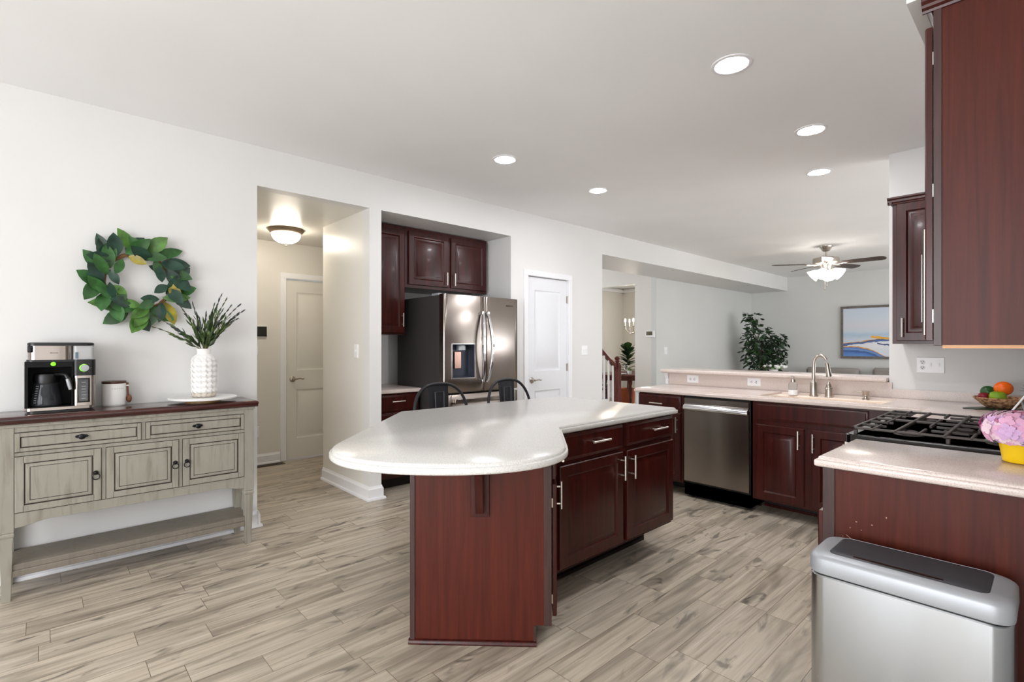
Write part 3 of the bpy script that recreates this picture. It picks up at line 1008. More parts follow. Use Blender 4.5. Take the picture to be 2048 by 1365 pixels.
MB().tube([(0.06, -0.02, 0.74), (0.06, -0.065, 0.745), (W - 0.06, -0.065, 0.745), (W - 0.06, -0.02, 0.74)], 0.011, 10).build('handle', CHROME, od)
MB().panel(0.004, W - 0.004, 0.04, 0.19, -0.02, 0.04, [(0.0, 0.004), (0.004, 0.0), (0.02, 0.0)]).build('drawer', STEEL, t)
for bx, by, br in ((0.20, 0.17, 0.045), (0.20, 0.47, 0.04), (0.44, 0.32, 0.05), (0.68, 0.17, 0.04), (0.68, 0.47, 0.045)):
    b = MB().lathe([(br + 0.012, 0.922), (br + 0.012, 0.926), (br, 0.927), (br, 0.933), (br - 0.004, 0.934)], (bx, by, 0), 24)
    b.lathe([(br - 0.006, 0.934), (br - 0.006, 0.939), (br - 0.012, 0.941)], (bx, by, 0), 24)
    b.build('burner', IRON, t)
    MB().lathe([(br + 0.03, 0.9215), (br + 0.03, 0.9235), (br + 0.014, 0.9235)], (bx, by, 0), 24).build('burner_ring', SILVERP, t)
GZ0, GZ1 = 0.928, 0.958


def grate(x0, x1, y0, y1, fingers_y):
    g = MB()
    r = 0.0066

    def bar(xa, xb, ya, yb, h0=0.948, h1=GZ1):
        g.box(xa, xb, ya, yb, h0, h1)
    bar(x0, x1, y0, y0 + 2 * r)
    bar(x0, x1, y1 - 2 * r, y1)
    bar(x0, x0 + 2 * r, y0, y1)
    bar(x1 - 2 * r, x1, y0, y1)
    cy = (y0 + y1) / 2
    bar(x0, x1, cy - r, cy + r, 0.946, GZ1 + 0.002)
    w3 = (x1 - x0)
    for y in (y0 + (y1 - y0) * 0.25, y0 + (y1 - y0) * 0.75):
        bar(x0, x1, y - r, y + r, 0.946, GZ1 + 0.002)
    for y in fingers_y:
        bar(x0, x0 + w3 * 0.36, y - r * 0.8, y + r * 0.8, 0.947, GZ1 + 0.002)
        bar(x1 - w3 * 0.36, x1, y - r * 0.8, y + r * 0.8, 0.947, GZ1 + 0.002)
    for f in (0.33, 0.67):
        xx = x0 + w3 * f
        bar(xx - r * 0.8, xx + r * 0.8, y0, y0 + 0.10, 0.947, GZ1)
        bar(xx - r * 0.8, xx + r * 0.8, y1 - 0.10, y1, 0.947, GZ1)
        bar(xx - r * 0.8, xx + r * 0.8, cy - 0.06, cy + 0.06, 0.947, GZ1)
    for x in (x0 + 0.01, x1 - 0.025):
        for y in (y0 + 0.005, cy, y1 - 0.02):
            g.box(x, x + 0.015, y, y + 0.014, 0.923, 0.945)
    return g.build('grate', IRON, t, bevel=0.003)


grate(0.03, W / 2 - 0.003, 0.0, 0.62, (0.078, 0.232, 0.388, 0.542))
grate(W / 2 + 0.003, W - 0.03, 0.0, 0.62, (0.078, 0.232, 0.388, 0.542))

# wall cabinets above the range run
t = thing('wall_cabinet', 'tall cherry wall cabinet end filling the upper right corner', 'cabinet', (2.50, 0.263, 0), 180)
w_ = 0.47
MB().box(0, w_, 0, 0.32, 1.31, 2.345).build('body', CHERRY_LIT, t)
MB().box(w_, w_ + 0.005, -0.001, 0.019, 1.308, 2.345).build('corner_stile', CHERRY_STILE, t, bevel=0.001)
front(t, 'door', 0.004, w_ - 0.002, 1.325, 2.30, (0.05, 1.42, 0.13, True), -0.023)
MB().box(0.0, w_ - 0.002, 0.02, 0.318, 1.300, 1.3095).build('underside', mat('raw_plywood', (206, 160, 120), 0.6), t)
for z in (1.40, 1.79, 2.2):
    MB().box(w_ - 0.012, w_ + 0.001, -0.0035, 0.0, z - 0.02, z + 0.02).build('hinge', CHROME, t)
mb = MB()
cp = [(0.0, 2.345), (-0.006, 2.345), (-0.008, 2.352), (-0.016, 2.358), (-0.018, 2.366), (-0.026, 2.374), (-0.028, 2.384), (0.0, 2.384)]
mb.loops([[(x, y, z) for y, z in cp] for x in (0.0, w_ + 0.006)])
mb.loops([[(w_ - y, yy, z) for y, z in cp] for yy in (-0.028, 0.32)])
mb.build('crown_moulding', CHERRY, t, False)
t = thing('microwave_oven', 'over-range microwave glimpsed beside the tall wall cabinet', 'microwave', (3.42, 0.335, 0), 180)
MB().box(0, 0.90, 0.0, 0.39, 1.345, 1.765).build('body', BLACK, t)
MB().panel(0.0, 0.90, 1.35, 1.76, -0.028, 0.026, [(0.0, 0.006), (0.006, 0.0), (0.05, 0.0), (0.052, 0.002)]).build('door', STEEL, t)
MB().tube([(0.62, -0.028, 1.40), (0.62, -0.062, 1.41), (0.62, -0.062, 1.70), (0.62, -0.028, 1.71)], 0.009, 10).build('handle', CHROME, t)
t = thing('wall_cabinet', 'short cherry wall cabinet above the microwave', 'cabinet', (3.42, 0.263, 0), 180)
MB().box(0, 0.90, 0, 0.32, 1.77, 2.345).build('body', CHERRY, t)
front(t, 'door', 0.004, 0.447, 1.785, 2.30)
front(t, 'door', 0.453, 0.896, 1.785, 2.30)
t = thing('wall_cabinet', 'cherry wall cabinet with raised panel door on the kitchen end wall', 'cabinet', (4.36, 0.79, 0), -90)
w_ = 0.50
MB().box(0, w_, 0, 0.339, 1.318, 2.318).build('body', CHERRY, t)
front(t, 'door', 0.025, 0.42, 1.338, 2.285, (0.062, 1.43, 0.13, True))
mb = MB()
cp = [(0.0, 2.285), (-0.022, 2.285), (-0.024, 2.292), (-0.030, 2.300), (-0.032, 2.312), (-0.042, 2.322), (-0.044, 2.332), (0.0, 2.332)]
mb.loops([[(x, y, z) for y, z in cp] for x in (-0.024, w_)])
mb.loops([[(y * 0.5, yy, z) for y, z in cp] for yy in (-0.03, 0.339)])
mb.build('crown_moulding', CHERRY, t, False)
t = thing('wall_cabinet', 'cherry wall cabinet filling the far right corner', 'cabinet', (4.355, 0.263, 0), 180)
MB().box(0, 0.93, 0, 0.32, 1.318, 2.318).build('body', CHERRY, t)

# --- fridge alcove
t = thing('alcove_wall_cabinet', 'tall cherry wall cabinet left of the refrigerator', 'cabinet', (2.145, 4.30, 0))
MB().box(0, 0.435, 0, 0.455, 1.41, 2.45).build('body', CHERRY, t)
front(t, 'door', 0.01, 0.425, 1.425, 2.41, (0.395, 1.55, 0.13, True))
t = thing('alcove_wall_cabinet', 'two door cherry wall cabinet above the refrigerator', 'cabinet', (2.582, 4.30, 0))
MB().box(0, 1.025, 0, 0.455, 1.87, 2.455).build('body', CHERRY, t)
front(t, 'door', 0.035, 0.502, 1.90, 2.42, (0.472, 1.985, 0.13, True))
front(t, 'door', 0.540, 1.01, 1.90, 2.42, (0.57, 1.985, 0.13, True))
t = thing('desk_cabinet', 'cherry drawer cabinet under the small counter beside the refrigerator', 'cabinet', (2.145, 4.11, 0))
w_ = 0.47
base_body(MB(), w_, 0.63, 0.872, 0.10, 0.075).build('body', [CHERRY, TOE], t, bevel=0.001)
front(t, 'drawer', 0.012, w_ - 0.012, 0.715, 0.855, (w_ / 2, 0.80, 0.13, False))
front(t, 'drawer', 0.012, w_ - 0.012, 0.42, 0.695, (w_ / 2, 0.60, 0.13, False))
front(t, 'drawer', 0.012, w_ - 0.012, 0.125, 0.40, (w_ / 2, 0.30, 0.13, False))
poly = [(2.143, 4.08), (2.645, 4.08), (2.645, 4.755), (2.143, 4.755)]
tag(slab(MB(), poly, 0.8725, 0.908).build('desk_countertop', QUARTZ_P, None, True, 0, ang=50), 'small pink-cast counter in the alcove with the wire basket', 'countertop')

# refrigerator
t = thing('refrigerator', 'stainless french door refrigerator with water dispenser', 'refrigerator', (2.655, 3.83, 0))
W = 0.91
MB().box(0.004, W - 0.004, 0.0, 0.74, 0.03, 1.765).box(0.05, W - 0.05, 0.02, 0.7, 0.0, 0.03).build('body', DGREY, t, bevel=0.004)
MB().box(0.0, 0.05, 0.01, 0.12, 1.7655, 1.785).box(W - 0.05, W, 0.01, 0.12, 1.7655, 1.785).build('hinge_cover', SILVERP, t, bevel=0.003)
yD = -0.088


def fr_door(x0, x1, z0, z1, bow=0.012, hole=None, n=10):
    """bowed stainless door, a rectangular niche left open when hole=(xa,xb,za,zb)"""
    m_ = MB()
    xs = sorted(set([x0, x0 + 0.006, x1 - 0.006, x1] + [x0 + (x1 - x0) * i / n for i in range(1, n)] + (list(hole[:2]) if hole else [])))
    zs = sorted(set([z0, z0 + 0.006, z1 - 0.006, z1] + (list(hole[2:]) if hole else [])))

    def yy(x, z):
        u = (x - W / 2) / (W / 2)
        y = yD + bow * u * u
        if x in (x0, x1):
            y += 0.008
        if z in (z0, z1):
            y += 0.005
        return y
    g = [[(x, yy(x, z), z) for x in xs] for z in zs]
    vs = [p for r_ in g for p in r_]
    nx = len(xs)
    fs = []
    for k in range(len(zs) - 1):
        for i in range(nx - 1):
            if hole and hole[0] <= xs[i] < hole[1] and hole[2] <= zs[k] < hole[3]:
                continue
            fs.append((k * nx + i, k * nx + i + 1, (k + 1) * nx + i + 1, (k + 1) * nx + i))
    m_.add(vs, fs)
    # sides
    b = -0.004
    ring = [g[0][i] for i in range(nx)] + [g[k][-1] for k in range(1, len(zs))] + [g[-1][i] for i in range(nx - 2, -1, -1)] + [g[k][0] for k in range(len(zs) - 2, 0, -1)]
    m_.loops([[(p[0], b, p[2]) for p in ring], ring], cap1=False)
    return m_


dh = (0.085, 0.345, 1.005, 1.318)
d1 = fr_door(0.0, W / 2 - 0.003, 0.872, 1.775, hole=dh).build('left_door', STEEL, t, ang=50)
d2 = fr_door(W / 2 + 0.003, W, 0.872, 1.775).build('right_door', STEEL, t, ang=50)
d3 = fr_door(0.0, W, 0.46, 0.855).build('freezer_drawer', STEEL, t, ang=50)
d4 = fr_door(0.0, W, 0.06, 0.445).build('freezer_drawer', STEEL, t, ang=50)
yf = yD + 0.012
# dispenser
mb = MB()
a, b, c_, d_ = dh
mb.loops([[(a, yD + 0.008, c_), (b, yD + 0.003, c_), (b, yD + 0.003, d_), (a, yD + 0.008, d_)], [(a + 0.004, yD + 0.01, c_ + 0.004), (b - 0.004, yD + 0.006, c_ + 0.004), (b - 0.004, yD + 0.006, d_ - 0.004), (a + 0.004, yD + 0.01, d_ - 0.004)], [(a + 0.02, -0.012, c_ + 0.016), (b - 0.02, -0.012, c_ + 0.016), (b - 0.02, -0.012, d_ - 0.006), (a + 0.02, -0.012, d_ - 0.006)]], cap0=False)
mb.build('dispenser_recess', mat('dispenser_grey', (62, 66, 78), 0.3, 0.4), d1)
mb = MB()
for q0, q1 in (((a - 0.005, c_ - 0.005), (b + 0.005, c_ + 0.001)), ((a - 0.005, d_ - 0.001), (b + 0.005, d_ + 0.005))):
    mb.box(q0[0], q1[0], yD, yD + 0.014, q0[1], q1[1])
mb.box(a - 0.005, a + 0.001, yD + 0.002, yD + 0.014, c_, d_).box(b - 0.001, b + 0.005, yD - 0.001, yD + 0.014, c_, d_)
mb.build('dispenser_frame', CHROME, d1)
MB().lathe([(0.045, 0.0), (0.045, 0.035), (0.038, 0.045), (0.03, 0.05)], ((a + b) / 2 + 0.005, -0.035, d_ - 0.055), 20).build('nozzle', SILVERP, d1)
MB().box((a + b) / 2 - 0.062, (a + b) / 2 + 0.015, -0.030, -0.020, c_ + 0.085, c_ + 0.245).build('paddle', mat('dispenser_paddle', (196, 160, 146), 0.25, 0.9), d1, bevel=0.004)


def fr_handle(x, s, par):
    pts_ = []
    for i in range(13):
        u = i / 12.0
        z = 0.955 + u * (1.62 - 0.955)
        bow = math.sin(PI * u)
        pts_.append((x + s * 0.026 * (bow - 0.3), yf - 0.03 - 0.05 * bow ** 0.7, z))
    m_ = MB()
    ls = []
    for p in pts_:
        ls.append([(p[0] - 0.013, p[1] - 0.012, p[2]), (p[0] + 0.013, p[1] - 0.012, p[2]), (p[0] + 0.013, p[1] + 0.012, p[2]), (p[0] - 0.013, p[1] + 0.012, p[2])])
    m_.loops(ls)
    m_.box(x - 0.012, x + 0.012, yf - 0.045, yf - 0.005, 0.95, 0.985).box(x - 0.012, x + 0.012, yf - 0.045, yf - 0.005, 1.60, 1.63)
    return m_.build('handle', CHROME, par, bevel=0.003)


fr_handle(W / 2 - 0.034, -1, d1)
fr_handle(W / 2 + 0.034, 1, d2)
for dz, par in ((0.80, d3), (0.39, d4)):
    m_ = MB()
    pts_ = [(0.09 + (W - 0.18) * i / 12.0, yD - 0.03 - 0.022 * math.sin(PI * i / 12.0), dz) for i in range(13)]
    m_.loops([[(p[0], p[1] - 0.011, p[2] - 0.017), (p[0], p[1] + 0.011, p[2] - 0.017), (p[0], p[1] + 0.011, p[2] + 0.017), (p[0], p[1] - 0.011, p[2] + 0.017)] for p in pts_])
    m_.box(0.09, 0.12, yD - 0.035, yD + 0.012, dz - 0.016, dz + 0.016).box(W - 0.12, W - 0.09, yD - 0.035, yD + 0.012, dz - 0.016, dz + 0.016)
    m_.build('handle', STEEL, par, bevel=0.003)
vs, fs = text_geo('SAMSUNG', 0.022)
MB(Matrix.Translation((W - 0.115, yD + 0.0065, 1.70)) @ Matrix.Rotation(R(3), 4, 'Z') @ Matrix.Rotation(PI / 2, 4, 'X')).add(vs, fs).build('lettering', BRONZE, d2, False)
MB().box(W / 2 + 0.05, W / 2 + 0.062, yf - 0.094, yf - 0.088, 1.285, 1.32).build('handle_mark', BLACK, d2)
# ------------------------------------------------------------------ sideboard and what stands on it
SBZ = 0.945
SBF = 3.625      # front face
t = thing('sideboard', 'distressed grey-green console sideboard with a dark mahogany top', 'sideboard', (-0.155, SBF, 0))
W = 1.192
PW_ = 0.058
top = MB()
prof = [(0.006, 0.905), (0.0, 0.910), (0.004, 0.914), (0.002, 0.918), (0.0, 0.926), (0.001, 0.935), (0.006, 0.941), (0.012, 0.944), (0.016, SBZ)]
pl = [(-0.022, -0.028), (W + 0.022, -0.028), (W + 0.022, 0.316), (-0.022, 0.316)]
top.loops([[(x, y, h) for x, y in offset_poly(pl, i)] for i, h in prof])
top.build('top', SB_TOP, t, True)
body = MB()
body.box(PW_, W - PW_, 0.004, 0.016, 0.86, 0.905)                        # rails round the fronts
body.box(PW_, W - PW_, 0.004, 0.016, 0.738, 0.757)
body.box(0.588, 0.607, 0.004, 0.016, 0.757, 0.86)
for a in (0.407, 0.772):
    body.box(a, a + 0.018, 0.004, 0.016, 0.447, 0.738)
body.box(PW_ - 0.02, W - PW_ + 0.02, 0.016, 0.305, 0.43, 0.904)
body.box(-0.006, W + 0.006, -0.008, 0.308, 0.888, 0.905)
# shaped apron
ap = [(PW_, 0.447)]
for i in range(15):
    u = i / 14.0
    ap.append((PW_ + u * 0.14, 0.372 + 0.022 * (0.5 - 0.5 * math.cos(PI * u))))
for i in range(15):
    u = 1 - i / 14.0
    ap.append((W - PW_ - u * 0.14, 0.372 + 0.022 * (0.5 - 0.5 * math.cos(PI * u))))
ap.append((W - PW_, 0.447))
body.loops([[(x, y, z) for x, z in ap] for y in (0.004, 0.02)])
body.build('body', SB_PAINT, t, True, 0.0015)
lb = MB()
for z, x0, x1 in ((0.4475, PW_, W - PW_), (0.7575, PW_, W - PW_), (0.8605, PW_, W - PW_)):
    lb.box(x0, x1, 0.0032, 0.006, z - 0.0012, z + 0.0012)
lb.build('glaze_lines', SB_GLAZE, t, False)


def leg(x, y, nm='leg'):
    m_ = MB()
    w2 = PW_
    m_.box(x, x + w2, y, y + w2, 0.352, 0.905)
    m_.loops([[(x + i, y + i, z), (x + w2 - i, y + i, z), (x + w2 - i, y + w2 - i, z), (x + i, y + w2 - i, z)] for i, z in ((0.012, 0.0), (0.003, 0.325), (-0.001, 0.334), (-0.001, 0.344), (0.003, 0.352))])
    return m_.build(nm, SB_PAINT, t, False, 0.002)


leg(0, 0)
leg(W - PW_, 0)
leg(0, 0.25)
leg(W - PW_, 0.25)
sh = MB().box(0.02, W - 0.02, 0.016, 0.292, 0.152, 0.182)
sh.box(0.05, W - 0.05, 0.012, 0.03, 0.120, 0.152)
sh.box(0.05, W - 0.05, 0.275, 0.29, 0.120, 0.152)
sh.build('shelf', SB_SHELF, t, True, 0.003)
MR = [(0.0, 0.003), (0.003, 0.0), (0.034, 0.0), (0.036, 0.004), (0.040, 0.0045), (0.043, 0.002), (0.056, 0.0005), (0.059, 0.003), (0.061, 0.003)]
MRm = [1, 0, 0, 1, 1, 0, 0, 1, 0]
DR = [(0.0, 0.003), (0.003, 0.0), (0.020, 0.0), (0.022, 0.004), (0.025, 0.0045), (0.027, 0.003), (0.032, 0.003)]
DRm = [1, 0, 0, 1, 1, 0, 0]


def sb_front(kind, x0, x1, z0, z1, knob):
    m_ = MB().panel(x0, x1, z0, z1, -0.004, 0.02, MR if kind == 'door' else DR, MRm if kind == 'door' else DRm)
    o = m_.build(kind, [SB_PAINT, SB_GLAZE], t, True, ang=20)
    # stile joints drawn by the glaze
    j = MB()
    if kind == 'door':
        for x in (x0 + 0.032, x1 - 0.032):
            j.box(x - 0.0008, x + 0.0008, -0.0046, -0.004, z0, z0 + 0.034).box(x - 0.0008, x + 0.0008, -0.0046, -0.004, z1 - 0.034, z1)
    else:
        for x in (x0 + 0.02, x1 - 0.02):
            j.box(x - 0.0008, x + 0.0008, -0.0046, -0.004, z0, z1)
    j.build('glaze_joints', SB_GLAZE, o, False)
    if kind == 'drawer':
        kx, kz = knob
        k = MB().lathe([(0.013, -0.004), (0.013, -0.007), (0.006, -0.010), (0.006, -0.016), (0.013, -0.020), (0.015, -0.026), (0.010, -0.030), (0.003, -0.031)], (kx, 0, kz), 18, 0, 'y')
        k.loops([[(kx + sx_ * dx, y, kz + sz_ * dz) for dx, dz in ((-0.03, 0), (-0.022, -0.007), (0, -0.011), (0.022, -0.007), (0.03, 0), (0.022, 0.007), (0, 0.011), (-0.022, 0.007))] for y, sx_, sz_ in ((-0.004, 1, 1), (-0.008, 0.9, 0.8))])
        k.build('knob', BRONZE, o)
    else:
        kx, kz = knob
        k = MB().lathe([(0.012, -0.004), (0.012, -0.008), (0.008, -0.016), (0.004, -0.018)], (kx, 0, kz + 0.012), 16, 0, 'y')
        k.tube([(kx + 0.016 * math.sin(2 * PI * i / 18), -0.012, kz - 0.008 + 0.016 * math.cos(2 * PI * i / 18)) for i in range(19)], 0.0028, 6)
        k.build('ring_pull', BRONZE, o)


sb_front('drawer', 0.060, 0.586, 0.760, 0.858, (0.322, 0.813))
sb_front('drawer', 0.609, 1.132, 0.760, 0.858, (0.869, 0.811))
sb_front('door', 0.060, 0.405, 0.450, 0.736, (0.382, 0.592))
sb_front('door', 0.427, 0.770, 0.450, 0.736, (0.752, 0.590))
sb_front('door', 0.792, 1.132, 0.450, 0.736, (0.812, 0.590))

# coffee maker
CX, CY = -0.062, 3.690
t = thing('coffee_maker', 'black and stainless drip coffee maker on the sideboard', 'coffee maker', (CX, CY, SBZ))
w_ = 0.292
xs_ = 0.196     # split between the carafe bay and the control column
base = MB()
base.loops([rr(0.0, w_, 0.0, 0.225, 0.03, z) for z in (0.012, 0.030)])
base.build('base', STEEL, t, bevel=0.002)
MB().loops([rr(0.01, w_ - 0.01, 0.01, 0.215, 0.03, z) for z in (0.0, 0.012)]).build('feet', BLACK, t)
hb = MB()
hb.box(0.004, xs_, 0.15, 0.222, 0.030, 0.275)
hb.box(0.002, xs_, 0.012, 0.15, 0.245, 0.275)
hb.box(0.002, 0.016, 0.012, 0.15, 0.030, 0.245).box(0.19, 0.1955, 0.012, 0.15, 0.030, 0.245).box(0.016, 0.19, 0.012, 0.15, 0.0302, 0.033)
hb.build('housing', mat('black_matte', (14, 14, 15), 0.6, spec=0.25), t, bevel=0.004)
colm = MB().loops([rr(xs_, w_, 0.002, 0.222, 0.02, z) for z in (0.030, 0.195)])
colm.build('column', STEEL, t)
MB().loops([rr(xs_ - 0.001, w_ + 0.001, 0.001, 0.223, 0.02, z) for z in (0.196, 0.284)]).build('control_head', BLACK, t)
MB().panel(xs_ + 0.017, w_ - 0.025, 0.046, 0.182, -0.001, 0.006, [(0.0, 0.002), (0.003, 0.0), (0.01, 0.0)]).build('button_panel', BLACKG, t)
mb = MB()
for z in (0.158, 0.136, 0.120, 0.104, 0.088, 0.068):
    mb.box(xs_ + 0.035, xs_ + 0.053, -0.0014, -0.001, z - 0.0012, z + 0.0012)
for i in range(7):
    a = R(-60 + i * 50)
    mb.box(xs_ + 0.05 + 0.026 * math.sin(a) - 0.001, xs_ + 0.05 + 0.026 * math.sin(a) + 0.001, 0.0, 0.0012, 0.238 + 0.026 * math.cos(a) - 0.001, 0.238 + 0.026 * math.cos(a) + 0.001)
mb.build('button_marks', SILVERP, t, False)
MB().lathe([(0.0208, 0.002), (0.0208, -0.003), (0.0185, -0.004)], (xs_ + 0.046, 0, 0.238), 24, 0, 'y').build('dial_ring', GREENLED, t)
MB().lathe([(0.0185, -0.004), (0.0175, -0.024), (0.004, -0.025)], (xs_ + 0.049, 0, 0.238), 24, 0, 'y').build('dial', SILVERP, t)
tp = MB().loops([rr(0.014, 0.196, 0.012, 0.215, 0.035, z) for z in (0.284, 0.287, 0.360)])
tp.build('brew_basket', STEEL, t)
tk = MB().loops([rr(0.197, 0.286, 0.014, 0.213, 0.016, z) for z in (0.284, 0.362)])
tk.build('water_tank', mat('tank_plastic', (205, 206, 206), 0.12, trans=0.35), t)
MB().box(0.205, 0.216, 0.010, 0.016, 0.290, 0.325).build('tank_gauge', mat('gauge_blue', (92, 110, 122), 0.3), t)
MB().loops([rr(0.012, 0.288, 0.008, 0.218, 0.034, z) for z in (0.361, 0.374)] + [rr(0.02, 0.28, 0.016, 0.21, 0.03, 0.379)]).build('lid', BLACK, t)
MB().loops([rr(0.008, 0.288, 0.01, 0.215, 0.03, z) for z in (0.274, 0.285)]).build('deck', BLACK, t)
MB().lathe([(0.011, 0.012), (0.011, 0.007), (0.008, 0.006)], (0.115, 0, 0.262), 18, 0, 'y').build('indicator', GREENLED, t)
vs, fs = text_geo('BRAUN', 0.0095)
MB(Matrix.Translation((0.118, 0.0118, 0.322)) @ Matrix.Rotation(PI / 2, 4, 'X')).add(vs, fs).build('lettering', BLACK, t, False)
MB().box(0.013, 0.03, 0.008, 0.05, 0.325, 0.361).build('basket_grip', BLACK, t, bevel=0.004)
ca = MB().lathe([(0.060, 0.032), (0.066, 0.038), (0.067, 0.06), (0.060, 0.10), (0.052, 0.135), (0.050, 0.150), (0.052, 0.158)], (0.088, 0.085, 0), 32)
SMOKE = mat('carafe_glass', (70, 72, 76), 0.06, trans=0.55, ior=1.3)
cf = ca.build('carafe', SMOKE, t)
MB().lathe([(0.054, 0.158), (0.056, 0.190), (0.052, 0.206), (0.020, 0.212)], (0.088, 0.085, 0), 32).build('carafe_lid', BLACK, t)
MB().tube([(0.125, 0.05, 0.205), (0.150, 0.025, 0.206), (0.166, 0.01, 0.200), (0.174, 0.004, 0.182), (0.182, 0.0, 0.15), (0.188, 0.0, 0.118)], [0.008, 0.009, 0.010, 0.011, 0.011, 0.009]).build('carafe_handle', BLACK, t)
MB().tube([(0.171, -0.008, 0.178), (0.178, -0.0105, 0.15), (0.184, -0.0095, 0.122)], [0.0075, 0.009, 0.0075]).build('handle_inlay', SILVERP, t)
mk = MB()
for i in range(8):
    z = 0.055 + i * 0.0125
    rr_ = 0.0675 - max(0, (z - 0.06)) * 0.19
    a0 = R(228)
    xx, yy = 0.088 + (rr_ + 0.0008) * math.cos(a0), 0.085 + (rr_ + 0.0008) * math.sin(a0)
    mk.box(xx - 0.006, xx + 0.006, yy - 0.001, yy + 0.001, z - 0.0008, z + 0.0008)
mk.build('measure_marks', SILVERP, t, False)

# coffee canister
t = thing('coffee_canister', 'white ceramic coffee canister with wooden scoop on the sideboard', 'canister', (0.327, 3.872, SBZ))
MB().lathe([(0.052, 0.0), (0.057, 0.006), (0.058, 0.014), (0.058, 0.132), (0.0575, 0.134)], seg=40).build('jar', CERAMIC, t)
MB().lathe([(0.0585, 0.1345), (0.0595, 0.137), (0.0595, 0.145), (0.0585, 0.148), (0.003, 0.149)], seg=40).build('lid', wood('walnut_lid', (50, 28, 20), (74, 42, 30), (96, 58, 42), 0.4, (8, 40, 40)), t)
WOODS = wood('scoop_wood', (84, 48, 30), (112, 68, 44), (140, 90, 60), 0.5, (20, 20, 4))
sc_ = MB().tube([(0.063, -0.012, 0.137), (0.064, -0.012, 0.10), (0.066, -0.012, 0.055)], [0.006, 0.0055, 0.006])
sc_.sphere((0.071, -0.012, 0.040), 0.021, 16, 10, 0, 0.7, 1.0, 1.2)
sc_.build('scoop', WOODS, t)
MB().box(0.056, 0.071, -0.018, -0.006, 0.117, 0.123).build('scoop_loop', CERAMIC, t)
vs, fs = text_geo('C O F F E E', 0.0125, 0.0001)
vs = [(0.0583 * math.sin(x / 0.0583), -0.0583 * math.cos(x / 0.0583) + z, y + 0.104) for x, y, z in vs]
MB(Matrix.Rotation(R(14), 4, 'Z')).add(vs, fs).build('lettering', mat('letter_grey', (168, 166, 164), 0.5), t, False)

# tray, vase and greenery
t = thing('cake_stand', 'round white carved tray on a low wooden foot under the vase', 'tray', (0.770, 3.748, SBZ))
MB().lathe([(0.10, 0.0), (0.10, 0.012), (0.097, 0.015)], seg=40).build('foot', wood('tray_foot_wood', (120, 92, 52), (150, 118, 68), (172, 140, 86), 0.5, (20, 20, 20)), t)
m_tray = mat('carved_white', (232, 231, 229), 0.45)
nt = NT(m_tray)
vv = nt.n('ShaderNodeTexVoronoi', feature='DISTANCE_TO_EDGE')
nt.l(nt.obj(), vv.inputs['Vector'])
vv.inputs['Scale'].default_value = 26.0
nt.bump(nt.ramp(vv.outputs['Distance'], [(0.02, 0.0), (0.08, 1.0)]), 0.5, 0.003)
MB().lathe([(0.09, 0.0155), (0.175, 0.018), (0.190, 0.022), (0.192, 0.030), (0.188, 0.034), (0.180, 0.031), (0.10, 0.029), (0.003, 0.029)], seg=56).build('plate', m_tray, t)
VX, VY, VZ = 0.778, 3.765, SBZ + 0.0295
t = thing('vase', 'tall white embossed bottle vase with an unglazed base on the tray', 'vase', (VX, VY, VZ))
m_v = mat('vase_white', (236, 234, 231), 0.35)
nt = NT(m_v)
o_ = nt.obj()
s_ = nt.n('ShaderNodeSeparateXYZ')
nt.l(o_, s_.inputs[0])
ang = nt.math('ARCTAN2', s_.outputs[1], s_.outputs[0])
u_ = nt.math('MULTIPLY', ang, 14.0 / (2 * PI))
v_ = nt.math('MULTIPLY', s_.outputs[2], 30.0)
wa = nt.math('SINE', nt.math('ADD', nt.math('MULTIPLY', u_, 2 * PI), nt.math('MULTIPLY', nt.math('SINE', nt.math('MULTIPLY', v_, 2 * PI)), 1.1)))
wb = nt.math('SINE', nt.math('ADD', nt.math('MULTIPLY', v_, 2 * PI), nt.math('MULTIPLY', wa, 0.8)))
hgt = nt.math('MULTIPLY', nt.math('ADD', wa, wb), nt.ramp(nt.math('MULTIPLY', s_.outputs[2], 3.0), [(0.74, 1.0), (0.80, 0.0)]))
nt.bump(hgt, 0.55, 0.005)
edge = nt.math('ADD', s_.outputs[2], nt.math('MULTIPLY', nt.noise(o_, 60.0, 2.0), 0.012))
nt.color(nt.ramp(nt.math('MULTIPLY', edge, 10.0), [(0.36, (196, 186, 172)), (0.42, (236, 234, 231))]))
MB().lathe([(0.060, 0.0), (0.068, 0.006), (0.073, 0.03), (0.075, 0.10), (0.076, 0.20), (0.074, 0.235), (0.066, 0.257), (0.052, 0.268), (0.042, 0.275), (0.039, 0.285), (0.040, 0.302), (0.043, 0.310), (0.039, 0.312), (0.035, 0.300), (0.034, 0.27), (0.05, 0.255), (0.06, 0.10), (0.003, 0.03)], seg=44, cap1=True).build('body', m_v, t)


def leaf(mb, base, d, side, L, Wd, curl=0.15, mi=0, fold=0.15, n=5, shape=0.55):
    """a leaf blade growing from base along d, widest at 'shape' of its length"""
    d = Vector(d).normalized()
    side = Vector(side)
    side = (side - d * side.dot(d)).normalized()
    nr = d.cross(side)
    vs, fs = [], []
    for i in range(n + 1):
        u = i / n
        if u < shape:
            wd = math.sin(PI / 2 * u / shape) ** 0.8
        else:
            wd = math.cos(PI / 2 * (u - shape) / (1 - shape)) ** 0.75
        wd = max(wd, 0.04) * Wd / 2
        c = Vector(base) + d * (L * u) - nr * (curl * L * u * u)
        vs += [c - side * wd + nr * fold * wd, c, c + side * wd + nr * fold * wd]
    for i in range(n):
        a = i * 3
        fs += [(a, a + 1, a + 4, a + 3), (a + 1, a + 2, a + 5, a + 4)]
    mb.add(vs, fs, mi)


rnd = random.Random(11)


